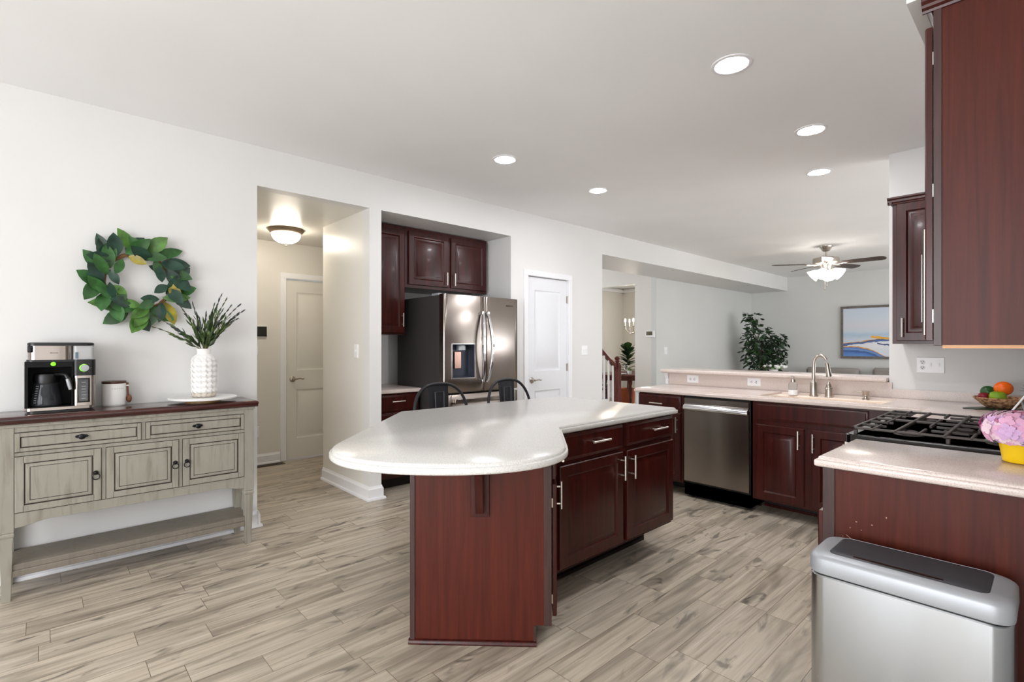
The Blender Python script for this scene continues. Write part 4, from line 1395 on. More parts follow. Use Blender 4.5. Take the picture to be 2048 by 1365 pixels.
def leafmat(name, c, rough=0.4, back=None):
    m = mat(name, c, rough)
    q = NT(m)
    a = q.noise(q.obj(), 18.0, 2.0)
    q.color(q.ramp(a, [(0.3, tuple(int(k * 0.72) for k in c)), (0.7, tuple(min(255, int(k * 1.12)) for k in c))]))
    return m


G_DARK = leafmat('leaf_dark_green', (38, 68, 54))
G_MID = leafmat('leaf_green', (52, 98, 46))
G_LITE = leafmat('leaf_light_green', (84, 128, 54))
G_OLIVE = leafmat('leaf_olive', (150, 138, 44))
G_STEM = leafmat('stem_olive', (92, 96, 52))
G_SAGE = leafmat('lavender_grey', (72, 78, 82))
TWIG = mat('twig_brown', (112, 82, 50), 0.7)

t = thing('greenery_bunch', 'loose bunch of dark green lavender-like stems in the white vase', 'greenery', (VX, VY, VZ + 0.305))
st = MB()
lf = MB()
tips = [(-0.285, -0.02, 0.145), (-0.27, 0.02, 0.21), (-0.14, -0.03, 0.28), (-0.10, 0.03, 0.23), (-0.03, -0.02, 0.20), (0.06, 0.0, 0.30), (0.11, 0.02, 0.375), (0.10, -0.04, 0.26), (0.17, 0.02, 0.30), (0.21, -0.02, 0.305), (0.245, 0.01, 0.27), (0.19, -0.05, 0.21), (0.16, 0.03, 0.17), (-0.06, 0.03, 0.30), (0.02, 0.04, 0.24), (-0.17, 0.0, 0.14), (0.13, -0.02, 0.34), (-0.03, 0.0, 0.15), (0.07, -0.05, 0.18), (0.21, 0.0, 0.25)]
for tx, ty, tz in tips:
    p0 = Vector((rnd.uniform(-0.016, 0.016), rnd.uniform(-0.016, 0.016), -0.02))
    p1 = Vector((tx * 0.12, ty * 0.3, tz * 0.12))
    p3 = Vector((tx, ty, tz))
    pm = Vector((tx * 0.5, ty * 0.5, tz * 0.68))
    path = [p0, p1, pm, p3]
    fine = []
    for i in range(13):
        u = i / 12.0
        a = (1 - u) ** 3 * p0 + 3 * (1 - u) ** 2 * u * p1 + 3 * (1 - u) * u * u * pm + u ** 3 * p3
        fine.append(a)
    st.tube(fine, [0.0022] * 9 + [0.0018] * 4, 5)
    for i in range(3, 12):
        d = (fine[i + 1] - fine[i]).normalized()
        for k in range(3):
            sd = Vector((rnd.uniform(-1, 1), rnd.uniform(-1, 1), rnd.uniform(-1, 1)))
            if i < 9:
                leaf(lf, fine[i], d * 1.1 + sd * 0.5, sd.cross(d), rnd.uniform(0.04, 0.07), rnd.uniform(0.010, 0.018), 0.15, rnd.choice((0, 0, 1)), n=3)
            else:
                leaf(lf, fine[i], d + sd * 0.16, sd.cross(d), rnd.uniform(0.03, 0.045), 0.008, 0.05, 2, n=3)
st.build('stems', G_STEM, t)
lf.build('leaves', [leafmat('sprig_dark', (58, 78, 44)), leafmat('sprig_green', (88, 112, 56)), G_SAGE], t)

# wreath
WX, WZ = 0.452, 1.705
t = thing('wreath', 'round magnolia leaf wreath hanging on the wall above the sideboard', 'wreath', (WX, WY - 0.03, WZ))
ring = MB()
for k in range(3):
    ring.tube([((0.172 + 0.008 * math.sin(5 * a + k * 2)) * math.cos(a), 0.004 * math.cos(7 * a + k * 2), (0.172 + 0.008 * math.sin(5 * a + k * 2)) * math.sin(a)) for a in [2 * PI * i / 40 for i in range(41)]], 0.006, 6)
ring.build('twig_ring', TWIG, t)
lv = MB()
rnd = random.Random(23)
n_l = 26
for layer, (r0, lean, lo, hi, wlo, whi) in enumerate(((0.178, 0.85, 0.13, 0.17, 0.066, 0.090), (0.165, 0.35, 0.12, 0.155, 0.060, 0.080), (0.155, -0.45, 0.085, 0.115, 0.048, 0.064))):
    for i in range(n_l if layer < 2 else 13):
        a = 2 * PI * (i + 0.33 * layer + rnd.uniform(-0.45, 0.45)) / (n_l if layer < 2 else 13)
        # leaves sweep round the ring anticlockwise on the left and spray outwards
        rad = Vector((math.cos(a), 0, math.sin(a)))
        tan = Vector((-math.sin(a), 0, math.cos(a)))
        d = rad * (lean + rnd.uniform(-0.5, 0.4)) + tan * (rnd.uniform(0.4, 1.1) * (1 if rnd.random() < 0.3 else -1)) + Vector((0, -rnd.uniform(0.05, 0.45), 0))
        b = rad * (r0 + rnd.uniform(-0.012, 0.012)) + Vector((0, -0.006 - 0.012 * layer, 0))
        sd = Vector((0, -1, 0)).cross(d) + Vector((0, rnd.uniform(-0.35, 0.35), 0))
        q = rnd.random()
        leaf(lv, b, d, sd, rnd.uniform(lo, hi), rnd.uniform(wlo, whi), rnd.uniform(-0.05, 0.22), 0 if q < 0.45 else (1 if q < 0.84 else (2 if q < 0.965 else 3)), 0.22, 6, 0.5)
lv.build('leaves', [G_DARK, G_MID, G_LITE, G_OLIVE], t)

# ------------------------------------------------------------------ counter stools behind the island
def stool(label, x, y, rz):
    t = thing('counter_stool', label, 'stool', (x, y, 0), rz, 'black metal stools behind the island')
    st_ = MB().loops([rr(-0.19, 0.19, -0.19, 0.19, 0.06, z) for z in (0.640, 0.655, 0.662)] + [rr(-0.17, 0.17, -0.17, 0.17, 0.05, 0.657)])
    st_.build('seat', METALBLK, t)
    for sx_ in (-1, 1):
        for sy_ in (-1, 1):
            MB().loops([[(sx_ * (px + q * 0.016), sy_ * (px + k * 0.016), z) for q, k in ((-1, -1), (1, -1), (1, 1), (-1, 1))] for px, z in ((0.195, 0.0), (0.16, 0.642))]).build('leg', METALBLK, t, bevel=0.004)
    fr = MB()
    for z, e in ((0.24, 0.183), (0.40, 0.174)):
        c_ = [(-e, -e, z), (e, -e, z), (e, e, z), (-e, e, z), (-e, -e, z)]
        for i in range(4):
            fr.tube([c_[i], c_[i + 1]], 0.008, 8)
    fr.build('footrest', METALBLK, t)
    hp = []
    for i in range(25):
        a = PI * i / 24
        cx, sx2 = math.cos(a), math.sin(a)
        hp.append((-0.232 * abs(cx) ** 0.75 * (1 if cx > 0 else -1), 0.15 + 0.05 * sx2, 0.78 + 0.262 * sx2 ** 0.8))
    hp = [(-0.185, 0.06, 0.655), (-0.215, 0.11, 0.71)] + hp + [(0.215, 0.11, 0.71), (0.185, 0.06, 0.655)]
    MB().tube(hp, 0.0105, 12).build('back_hoop', METALBLK, t)
    sp = MB()
    rows = []
    for i in range(9):
        u = i / 8.0
        z = 0.655 + u * 0.383
        hw_ = 0.065 + 0.022 * u
        y_ = 0.172 + 0.03 * u
        rows.append([(-hw_, y_, z), (-hw_ * 0.6, y_ + 0.004, z), (hw_ * 0.6, y_ + 0.004, z), (hw_, y_, z)])
    sp.loops([[r_[0], r_[1], r_[2], r_[3], (r_[3][0], r_[3][1] + 0.003, r_[3][2]), (r_[0][0], r_[0][1] + 0.003, r_[0][2])] for r_ in rows])
    so = sp.build('back_splat', METALBLK, t)
    em = MB()
    em.tube([(-0.034, 0.176, 0.76), (-0.038, 0.188, 0.985), (0.038, 0.188, 0.985), (0.034, 0.176, 0.76)], 0.003, 6)
    em.build('embossed_line', mat('emboss_grey', (96, 96, 100), 0.4, 0.5) if 'emboss_grey' not in MATS else MATS['emboss_grey'], so)  # raised line, paler grey than the rest of the stool
    return t


stool('left black metal counter stool behind the island, in front of the refrigerator side', 2.036, 2.73, 3)
stool('right black metal counter stool behind the island, in front of the pantry door', 2.672, 2.73, 3)

# ------------------------------------------------------------------ trash can
t = thing('trash_can', 'rectangular stainless trash can with a black swing lid in the foreground', 'trash can', (1.874, 0.305, 0), 0)
hx, hy = 0.116, 0.230


def rc(i, z, r=0.045):
    return rr(-hx + i, hx - i, -hy + i, hy - i, r, z, 6)


MB().loops([rc(0.008, 0.0), rc(0.004, 0.012), rc(0.004, 0.03)]).build('base', BLACK, t)
MB().loops([rc(0.004, 0.03), rc(0.0, 0.04), rc(0.0, 0.598), rc(0.003, 0.602)]).build('body', STEEL_CAN, t)
MB().loops([rc(0.004, 0.602), rc(0.004, 0.608)]).build('seam', BLACK, t)
lidm = MB()
lidm.loops([rc(-0.002, 0.608), rc(-0.003, 0.613), rc(-0.002, 0.650), rc(0.001, 0.656), rc(0.006, 0.6605), rc(0.010, 0.6625), rr(-0.080, 0.105, -0.184, 0.184, 0.024, 0.6645, 6), rr(-0.078, 0.103, -0.182, 0.182, 0.024, 0.6600, 6)])
lidm.build('lid', SILVERP, t, ang=45)
MB().loops([rr(-0.0775, 0.1025, -0.1815, 0.1815, 0.0235, 0.656, 6), rr(-0.0775, 0.1025, -0.1815, 0.1815, 0.0235, 0.6640, 6), rr(-0.070, 0.095, -0.174, 0.174, 0.02, 0.6662, 6)]).build('swing_flap', GREYP, t, ang=45)
MB().loops([[(-0.0725, y, 0.6652 + 0.0012 * s_), (-0.064, y, 0.6672 + 0.0012 * s_), (-0.057, y, 0.667)] for y, s_ in ((-0.09, 0), (0.0, 1), (0.12, 0))], closed=False, cap0=False, cap1=False).build('flap_lip', BLACKG, t)

# ------------------------------------------------------------------ right counter: flower pot, tablet, fruit bowl
t = thing('potted_hydrangea', 'pink hydrangea in a bright yellow pot on the nearest counter', 'potted flower', (2.42, 0.085, 0.9142))
YEL = mat('yellow_pot', (250, 206, 16), 0.35)
MB().lathe([(0.042, 0.0), (0.047, 0.003), (0.058, 0.070), (0.060, 0.076), (0.056, 0.076), (0.05, 0.060), (0.003, 0.056)], seg=36).build('pot', YEL, t)
MB().tube([(0, 0, 0.056), (0, 0, 0.12)], 0.006, 8).build('stem', G_STEM, t)
pk = [mat('petal_pink', (236, 182, 214), 0.6), mat('petal_lilac', (214, 176, 218), 0.6), mat('petal_pale', (240, 214, 226), 0.6), mat('petal_rose', (226, 146, 186), 0.6)]
bl = MB()
rnd = random.Random(5)
for i in range(260):
    zf = 1 - 2 * (i + 0.5) / 260
    if zf < -0.72:
        continue
    ph = i * 2.39996
    r_ = math.sqrt(1 - zf * zf)
    n_ = Vector((r_ * math.cos(ph), r_ * math.sin(ph), zf))
    c_ = Vector((n_.x * 0.100, n_.y * 0.100, 0.113 + n_.z * 0.052)) * 1.0 + n_ * rnd.uniform(-0.012, 0.006)
    tv = n_.cross(Vector((0.3, 0.2, 1))).normalized()
    bv = n_.cross(tv)
    m0 = rnd.choice((0, 0, 1, 2, 3))
    a0 = rnd.uniform(0, PI)
    for k in range(4):
        a = a0 + k * PI / 2
        d = tv * math.cos(a) + bv * math.sin(a) + n_ * 0.35
        leaf(bl, c_, d, (tv * -math.sin(a) + bv * math.cos(a)), 0.023, 0.022, 0.25, m0, 0.1, 3, 0.6)
bl.sphere((0, 0, 0.113), 0.070, 20, 12, 1, 1.05, 1.05, 0.52)
bl.build('bloom', pk, t)
lf = MB()
for a in (0.4, 2.0, 3.4, 5.0):
    leaf(lf, (0, 0, 0.076), (math.cos(a), math.sin(a), 0.1), (-math.sin(a), math.cos(a), 0), 0.10, 0.055, 0.2, 0)
lf.build('leaves', G_MID, t)

t = thing('tablet', 'white framed tablet leaning on a stand at the right edge', 'tablet', (3.86, 0.20, 0.9142), 0)
Mx = Matrix.Rotation(R(180), 4, 'Z') @ Matrix.Rotation(R(-30), 4, 'X')
MB(Mx).panel(-0.10, 0.13, 0.002, 0.175, 0.0, 0.008, [(0.0, 0.003), (0.003, 0.0), (0.02, 0.0)]).build('frame', WHITEP, t)
MB(Mx).panel(-0.088, 0.118, 0.014, 0.163, -0.001, 0.004, [(0.0, 0.0005), (0.001, 0.0), (0.02, 0.0)]).build('screen', BLACKG, t)
MB(Matrix.Rotation(R(180), 4, 'Z')).loops([[(x, y, z) for y, z in ((0.06, 0.096), (0.068, 0.096), (0.10, 0.0), (0.09, 0.0))] for x in (-0.02, 0.05)]).build('stand', SILVERP, t)

BX, BY, BZ = 4.38, 0.245, 0.9142
t = thing('placemat', 'dark green leaf placemat under the fruit basket', 'placemat', (BX, BY, BZ))
lf = MB()
for k in range(5):
    leaf(lf, (0.06 - 0.05 * k * 0.3, 0.02 * k - 0.02, 0.001 + 0.0008 * k), (-0.8 - 0.1 * k, -0.5 + 0.55 * k * 0.5, 0), (0, 1, 0), 0.22, 0.08, 0, 0, 0.0)
lf.build('leaf', leafmat('placemat_green', (26, 62, 40)), t)
t = thing('fruit_basket', 'woven straw fruit basket in the far counter corner', 'basket', (BX, BY, BZ + 0.004))
m_b = mat('woven_straw', (206, 162, 120), 0.7)
nt = NT(m_b)
vv = nt.n('ShaderNodeTexVoronoi')
nt.l(nt.mapping(nt.obj(), (40, 40, 55)), vv.inputs['Vector'])
vv.inputs['Scale'].default_value = 1.4
nt.color(nt.ramp(vv.outputs['Distance'], [(0.1, (226, 184, 140)), (0.45, (206, 158, 116)), (0.8, (128, 84, 58))]))
nt.bump(vv.outputs['Distance'], 0.8, 0.006)
MB().lathe([(0.06, 0.0), (0.075, 0.006), (0.125, 0.052), (0.132, 0.064), (0.126, 0.066), (0.115, 0.055), (0.06, 0.014), (0.003, 0.012)], seg=48).build('bowl', m_b, t)


def fruit(name, label, x, y, z, r, c, sz=0.92, rough=0.35, c2=None):
    t = thing(name, label, name.replace('_', ' '), (BX + x, BY + y, BZ + z))
    m = mat('skin_' + name, c, rough)
    q = NT(m)
    q.color(q.ramp(q.noise(q.obj(), 14.0, 3.0), [(0.35, c2 or tuple(int(k * 0.85) for k in c)), (0.65, c)]))
    q.bump(q.noise(q.obj(), 160.0, 1.0), 0.12, 0.002)
    b = MB()
    if 'apple' in name:
        b.lathe([(0.003, 0.008 - r * 0.78), (r * 0.35, -r * 0.86), (r * 0.75, -r * 0.62), (r * 0.98, -r * 0.1), (r, r * 0.2), (r * 0.86, r * 0.6), (r * 0.5, r * 0.82), (r * 0.2, r * 0.74), (0.003, r * 0.55)], seg=28)
    else:
        b.sphere((0, 0, 0), r, 28, 16, 0, 1, 1, sz)
    b.build('skin', m, t)
    if 'apple' in name:
        MB().tube([(0, 0, r * 0.55), (0.002, 0.002, r * 0.95)], 0.0016, 6).build('stem', TWIG, t)
    return t


fruit('orange', 'bright orange fruit on top of the basket', -0.006, -0.012, 0.126, 0.046, (250, 118, 22), 0.95, 0.4, (240, 96, 10))
fruit('green_apple', 'green apple at the front of the fruit basket', -0.060, 0.010, 0.074, 0.042, (150, 176, 40), c2=(120, 160, 36))
fruit('avocado', 'dark green avocado at the left of the fruit basket', 0.015, 0.060, 0.098, 0.038, (44, 92, 40), 1.05)
fruit('red_apple', 'red apple half hidden in the fruit basket', -0.036, 0.076, 0.072, 0.028, (146, 30, 44))
t = thing('potted_succulent', 'small succulent in a white pot behind the fruit basket', 'succulent', (4.54, 0.085, 0.9142))
MB().lathe([(0.040, 0.0), (0.042, 0.003), (0.046, 0.105), (0.042, 0.105), (0.04, 0.09), (0.003, 0.088)], seg=28).build('pot', CERAMIC, t)
lf = MB()
rnd = random.Random(8)
for i in range(60):
    a = i * 2.4
    e = 0.2 + 1.1 * (i / 60.0)
    d = (math.cos(a) * math.cos(e), math.sin(a) * math.cos(e), math.sin(e))
    leaf(lf, (0.01 * math.cos(a), 0.01 * math.sin(a), 0.092), d, (-math.sin(a), math.cos(a), 0), rnd.uniform(0.05, 0.085), 0.016, 0.1, 0, 0.3, 4)
lf.build('leaves', leafmat('succulent_green', (52, 92, 62)), t)

# wire basket on the desk counter
t = thing('wire_basket', 'small white wire basket on the alcove counter', 'basket', (2.205, 4.33, 0.9085))
mb = MB()
for z, r_ in ((0.004, 0.060), (0.03, 0.064), (0.06, 0.068), (0.09, 0.072), (0.115, 0.076)):
    mb.tube([(r_ * 0.8 * math.cos(2 * PI * i / 24), r_ * math.sin(2 * PI * i / 24), z) for i in range(25)], 0.0022, 5)
for i in range(14):
    a = 2 * PI * i / 14
    mb.tube([(0.048 * math.cos(a), 0.060 * math.sin(a), 0.004), (0.0608 * math.cos(a), 0.076 * math.sin(a), 0.115)], 0.002, 5)
mb.lathe([(0.05, 0.001), (0.05, 0.005)])
mb.build('wires', W_TRIM, t)
for i, (x, y, z, c) in enumerate(((0.014, 0.012, 0.10, (222, 128, 92)), (-0.014, -0.014, 0.045, (206, 190, 160)), (0.01, -0.02, 0.10, (150, 96, 70)), (0.004, 0.022, 0.046, (214, 150, 120)))):
    nm = ('peach', 'onion', 'brown_onion', 'small_peach')[i]
    lb_ = ('coral coloured fruit on top in the wire basket', 'cream onion low in the wire basket', 'brown onion on top in the wire basket', 'pale pink fruit low in the wire basket')[i]
    q = MB().sphere((0, 0, 0), 0.027, 18, 12).build(nm, mat('skin_' + nm, c, 0.5))
    q.location = (2.205 + x, 4.33 + y, 0.9085 + z)
    tag(q, lb_, nm.replace('_', ' '), 'produce in the wire basket')
# ------------------------------------------------------------------ family room
t = thing('ceiling_fan', 'nickel ceiling fan with dark blades and lit glass shades', 'ceiling fan', (8.355, 2.298, CZ))
MB().lathe([(0.085, 0.0), (0.085, -0.01), (0.07, -0.035), (0.045, -0.075), (0.02, -0.085)], seg=28).build('canopy', NICKEL, t)
MB().tube([(0, 0, -0.08), (0, 0, -0.16)], 0.013, 12).build('downrod', NICKEL, t)
MB().lathe([(0.03, -0.155), (0.10, -0.165), (0.165, -0.18), (0.17, -0.20), (0.17, -0.25), (0.16, -0.262), (0.09, -0.275), (0.075, -0.30), (0.075, -0.345), (0.06, -0.36), (0.02, -0.37)], seg=36).build('motor', NICKEL, t)
BLADE = wood('walnut_blade', (52, 42, 38), (70, 58, 53), (86, 72, 66), 0.45, (2, 20, 20))
for ang_ in (24, -48, 96, 168, 240):
    aw = R(ang_) - R(90 - CAM_YAW)
    M_ = Matrix.Rotation(aw, 4, 'Z')
    b_ = MB(M_ @ Matrix.Translation((0, 0, -0.262)) @ Matrix.Rotation(R(-12), 4, 'X'))
    ol = [(0.20, -0.045), (0.30, -0.062), (0.66, -0.072), (0.70, -0.058), (0.72, -0.02), (0.72, 0.02), (0.70, 0.058), (0.66, 0.072), (0.30, 0.062), (0.20, 0.045)]
    b_.prism(ol, -0.004, 0.004)
    bo = b_.build('blade', BLADE, t)
    ir = MB(M_ @ Matrix.Translation((0, 0, -0.262)))
    ir.tube([(0.09, 0, -0.012), (0.15, 0, -0.02), (0.21, 0, -0.010)], 0.010, 8)
    ir.tube([(0.19, 0, -0.012), (0.235, 0.026, -0.008), (0.275, 0.028, -0.005)], 0.007, 8).tube([(0.19, 0, -0.012), (0.235, -0.026, -0.012), (0.275, -0.028, -0.012)], 0.007, 8)
    ir.build('blade_arm', NICKEL, bo)
for k in range(4):
    a = R(45 + 90 * k) - R(42.9)
    M_ = Matrix.Rotation(a, 4, 'Z') @ Matrix.Translation((0.075, 0, -0.345)) @ Matrix.Rotation(R(-52), 4, 'Y')
    MB(M_).lathe([(0.020, 0.01), (0.022, -0.02), (0.026, -0.03)], seg=16).build('lamp_holder', NICKEL, t)
    MB(M_).lathe([(0.026, -0.025), (0.045, -0.05), (0.070, -0.095), (0.088, -0.135), (0.090, -0.14)], seg=24, cap1=True).build('lamp_shade', BULBW, t)
for sx_ in (-1, 1):
    MB().tube([(0.02 * sx_, 0.02 * sx_, -0.365), (0.02 * sx_, 0.02 * sx_, -0.60 - 0.02 * sx_)], 0.0035, 6).lathe([(0.003, -0.62 - 0.02 * sx_), (0.010, -0.61 - 0.02 * sx_), (0.006, -0.59 - 0.02 * sx_)], (0.02 * sx_, 0.02 * sx_, 0), 10).build('pull_chain', NICKEL, t)

# painting
t = thing('painting', 'framed abstract landscape painting in blue, white and gold', 'painting', (11.69, 2.95, 1.045), -90)
PWd, PH = 1.38, 1.025
FR = wood('grey_frame', (84, 78, 72), (112, 105, 98), (132, 124, 116), 0.5, (12, 12, 12))
fm = MB()
for a, b, c_, d_ in ((0, PWd, 0, 0.045), (0, PWd, PH - 0.045, PH), (0, 0.045, 0.045, PH - 0.045), (PWd - 0.045, PWd, 0.045, PH - 0.045)):
    fm.box(a, b, -0.04, -0.001, c_, d_)
fm.build('frame', FR, t, False, 0.003)
m_p = mat('abstract_canvas', (200, 212, 224), 0.6)
q = NT(m_p)
s_ = q.n('ShaderNodeSeparateXYZ')
q.l(q.obj(), s_.inputs[0])
xx, zz = s_.outputs[0], s_.outputs[2]
nz = q.noise(q.mapping(q.obj(), (2.2, 1, 5.0)), 2.0, 4.0, 0.6, 0.6)
nz = q.math('MULTIPLY', q.math('SUBTRACT', nz, 0.5), 0.09)
sky = q.ramp(q.math('ADD', q.math('DIVIDE', zz, PH), nz), [(0.36, (206, 214, 224)), (0.44, (176, 198, 218)), (0.52, (204, 214, 224)), (0.62, (214, 214, 222)), (0.75, (208, 217, 228)), (0.95, (202, 213, 227))])
h1 = q.math('SUBTRACT', zz, q.math('ADD', 0.335, q.math('ADD', q.math('MULTIPLY', q.math('SINE', q.math('MULTIPLY', q.math('SUBTRACT', xx, 0.35), 3.6)), 0.05), nz)))
land = q.ramp(q.math('ADD', q.math('MULTIPLY', h1, 2.0), 0.5), [(0.0, (222, 226, 234)), (0.28, (232, 232, 238)), (0.40, (226, 228, 236)), (0.415, (70, 92, 140)), (0.455, (96, 126, 180)), (0.49, (58, 78, 120)), (0.505, (224, 158, 62)), (0.53, (206, 214, 224))])
c1 = q.mix(q.math('LESS_THAN', h1, 0.012), sky, land)
h2 = q.math('SUBTRACT', zz, q.math('ADD', q.math('SUBTRACT', 0.235, q.math('MULTIPLY', q.math('POWER', q.math('MULTIPLY', xx, 1.35), 4.0), 0.22)), nz))
low = q.ramp(q.math('ADD', q.math('MULTIPLY', h2, 2.0), 0.5), [(0.0, (120, 160, 214)), (0.25, (92, 134, 200)), (0.33, (64, 86, 140)), (0.40, (120, 160, 216)), (0.46, (88, 124, 186)), (0.475, (220, 152, 70)), (0.50, (228, 168, 84))], 'LINEAR')
m2 = q.math('MULTIPLY', q.math('LESS_THAN', h2, 0.0), q.math('LESS_THAN', xx, 0.78))
c2 = q.mix(m2, c1, low)
h3 = q.math('ABSOLUTE', q.math('SUBTRACT', zz, q.math('ADD', q.math('SUBTRACT', 0.42, q.math('MULTIPLY', q.math('SUBTRACT', xx, 0.55), 0.14)), nz)))
m3 = q.math('MULTIPLY', q.math('LESS_THAN', h3, 0.022), q.math('GREATER_THAN', xx, 0.50))
c3 = q.mix(m3, c2, (232, 176, 74))
h4 = q.math('ABSOLUTE', q.math('SUBTRACT', zz, q.math('ADD', q.math('SUBTRACT', 0.29, q.math('MULTIPLY', q.math('SUBTRACT', xx, 0.62), 0.2)), nz)))
m4 = q.math('MULTIPLY', q.math('LESS_THAN', h4, 0.016), q.math('GREATER_THAN', xx, 0.60))
q.color(q.mix(m4, c3, (78, 92, 132)))
MB().box(0.045, PWd - 0.045, -0.03, -0.002, 0.045, PH - 0.045).build('canvas', m_p, t, False)

# ficus tree
t = thing('ficus_tree', 'bushy artificial ficus tree in the family room corner', 'tree', (10.75, 4.10, 0))
MB().lathe([(0.15, 0.0), (0.17, 0.02), (0.20, 0.30), (0.205, 0.32), (0.18, 0.32), (0.17, 0.28), (0.003, 0.27)], seg=28).build('pot', W_TRIM, t)
tr = MB()
rnd = random.Random(3)
for k in range(3):
    a = k * 2.1
    tr.tube([(0.03 * math.cos(a), 0.03 * math.sin(a), 0.27), (0.04 * math.cos(a + 1), 0.04 * math.sin(a + 1), 0.6), (0.03 * math.cos(a + 2.2), 0.03 * math.sin(a + 2.2), 0.95), (0.05 * math.cos(a + 3), 0.05 * math.sin(a + 3), 1.35)], [0.022, 0.018, 0.016, 0.010], 8)
cr = MB()
RT = Vector((0.733, -0.68, 0))
UPV = Vector((0, 0, 1))
DP = Vector((0.68, 0.733, 0))
blobs = [((-0.10, 0, 1.45), 0.32, 1.0), ((-0.06, 0, 1.15), 0.36, 1.0), ((0.02, 0.05, 0.95), 0.34, 0.9), ((0.22, 0, 1.30), 0.26, 1.0), ((0.30, -0.03, 1.05), 0.20, 0.7), ((-0.22, 0, 1.72), 0.15, 0.5), ((-0.28, 0, 1.88), 0.11, 0.35), ((-0.15, 0, 1.88), 0.10, 0.3), ((0.36, 0, 1.42), 0.13, 0.4), ((0.22, 0, 0.80), 0.14, 0.4)]
for (bx, by, bz), br, den in blobs:
    c_ = RT * bx + DP * by + UPV * bz
    tr.tube([(0.0, 0.0, 0.95), tuple(c_ * 0.5 + Vector((0, 0, 0.55))), tuple(c_)], [0.010, 0.007, 0.004], 6)
    for i in range(int(700 * br * den * 1.15)):
        n_ = Vector((rnd.gauss(0, 1), rnd.gauss(0, 1), rnd.gauss(0, 1))).normalized()
        p_ = c_ + n_ * br * rnd.uniform(0.35, 1.0)
        d = n_ * 0.5 + Vector((rnd.uniform(-1, 1), rnd.uniform(-1, 1), -0.6))
        leaf(cr, p_, d, d.cross(Vector((rnd.uniform(-1, 1), rnd.uniform(-1, 1), 0.4))), rnd.uniform(0.07, 0.12), rnd.uniform(0.032, 0.048), 0.3, rnd.choice((0, 0, 1)), 0.2, 3)
tr.build('trunk', mat('ficus_bark', (104, 82, 70), 0.8), t)
cr.build('foliage', [leafmat('ficus_dark', (34, 54, 34)), leafmat('ficus_green', (52, 82, 46))], t)

# things just above the ledge line
GREYF = mat('sofa_grey', (150, 143, 138), 0.9)
qn = NT(GREYF)
qn.bump(qn.noise(qn.obj(), 240.0, 2.0), 0.3, 0.003)


def sofa(label, x, y, w_, rz, h):
    t = thing('sofa', label, 'sofa', (x, y, 0), rz)
    MB().box(-w_ / 2, w_ / 2, -0.45, 0.45, 0.06, 0.42).build('base', GREYF, t, bevel=0.03)
    MB().loops([rr(-w_ / 2 + 0.02, w_ / 2 - 0.02, 0.24, 0.46, 0.08, z) for z in (0.40, h - 0.04)] + [rr(-w_ / 2 + 0.05, w_ / 2 - 0.05, 0.27, 0.43, 0.06, h)]).build('backrest', GREYF, t)
    for s_ in (-1, 1):
        MB().box(s_ * (w_ / 2 - 0.1) - 0.11, s_ * (w_ / 2 - 0.1) + 0.11, -0.45, 0.43, 0.06, 0.62).build('armrest', GREYF, t, bevel=0.04)
        MB().loops([rr(s_ * w_ * 0.21 - w_ * 0.19, s_ * w_ * 0.21 + w_ * 0.19, -0.43, 0.22, 0.06, z) for z in (0.42, 0.53)]).build('seat_cushion', GREYF, t)
    return t


sofa('grey sofa whose back shows just above the bar ledge under the painting', 11.15, 1.45, 1.9, -90, 0.88)
sofa('grey loveseat glimpsed behind the faucet above the bar ledge', 11.15, 3.05, 0.95, -90, 0.86)
t = thing('console_table', 'dark console table behind the bar ledge holding white flowers', 'table', (8.45, 3.35, 0), -90)
TB = wood('console_wood', (92, 74, 62), (120, 98, 84), (140, 118, 102), 0.45, (3, 20, 20))
MB().box(-0.45, 0.45, -0.2, 0.2, 0.865, 0.895).build('tabletop', TB, t, bevel=0.004)
for sx_ in (-1, 1):
    for sy_ in (-1, 1):
        MB().box(sx_ * 0.41 - 0.025, sx_ * 0.41 + 0.025, sy_ * 0.165 - 0.025, sy_ * 0.165 + 0.025, 0, 0.865).build('leg', TB, t)
t = thing('flower_arrangement', 'low white flower arrangement behind the bar ledge', 'flowers', (8.45, 3.05, 0.8955))
mb = MB()
lf = MB()
rnd = random.Random(9)
MB().lathe([(0.05, 0.0), (0.06, 0.004), (0.065, 0.03), (0.003, 0.03)], seg=20).build('bowl', CERAMIC, t)
for i in range(16):
    cx, cy, cz_ = rnd.uniform(-0.09, 0.09), rnd.uniform(-0.16, 0.16), rnd.uniform(0.035, 0.07)
    for k in range(9):
        a = k * 2.4
        leaf(mb, (cx, cy, cz_), (math.cos(a), math.sin(a), 0.3 + 0.12 * k), (-math.sin(a), math.cos(a), 0), 0.042, 0.036, -0.4, 0, 0.3, 3)
for i in range(10):
    a = rnd.uniform(0, 6.28)
    leaf(lf, (0, rnd.uniform(-0.1, 0.1), 0.03), (math.cos(a), math.sin(a), 0.35), (-math.sin(a), math.cos(a), 0), 0.10, 0.05, 0.1, 0, 0.2, 4)
mb.build('blossoms', mat('white_petals', (244, 246, 242), 0.6), t)
lf.build('leaves', leafmat('fresh_green', (150, 190, 110)), t)

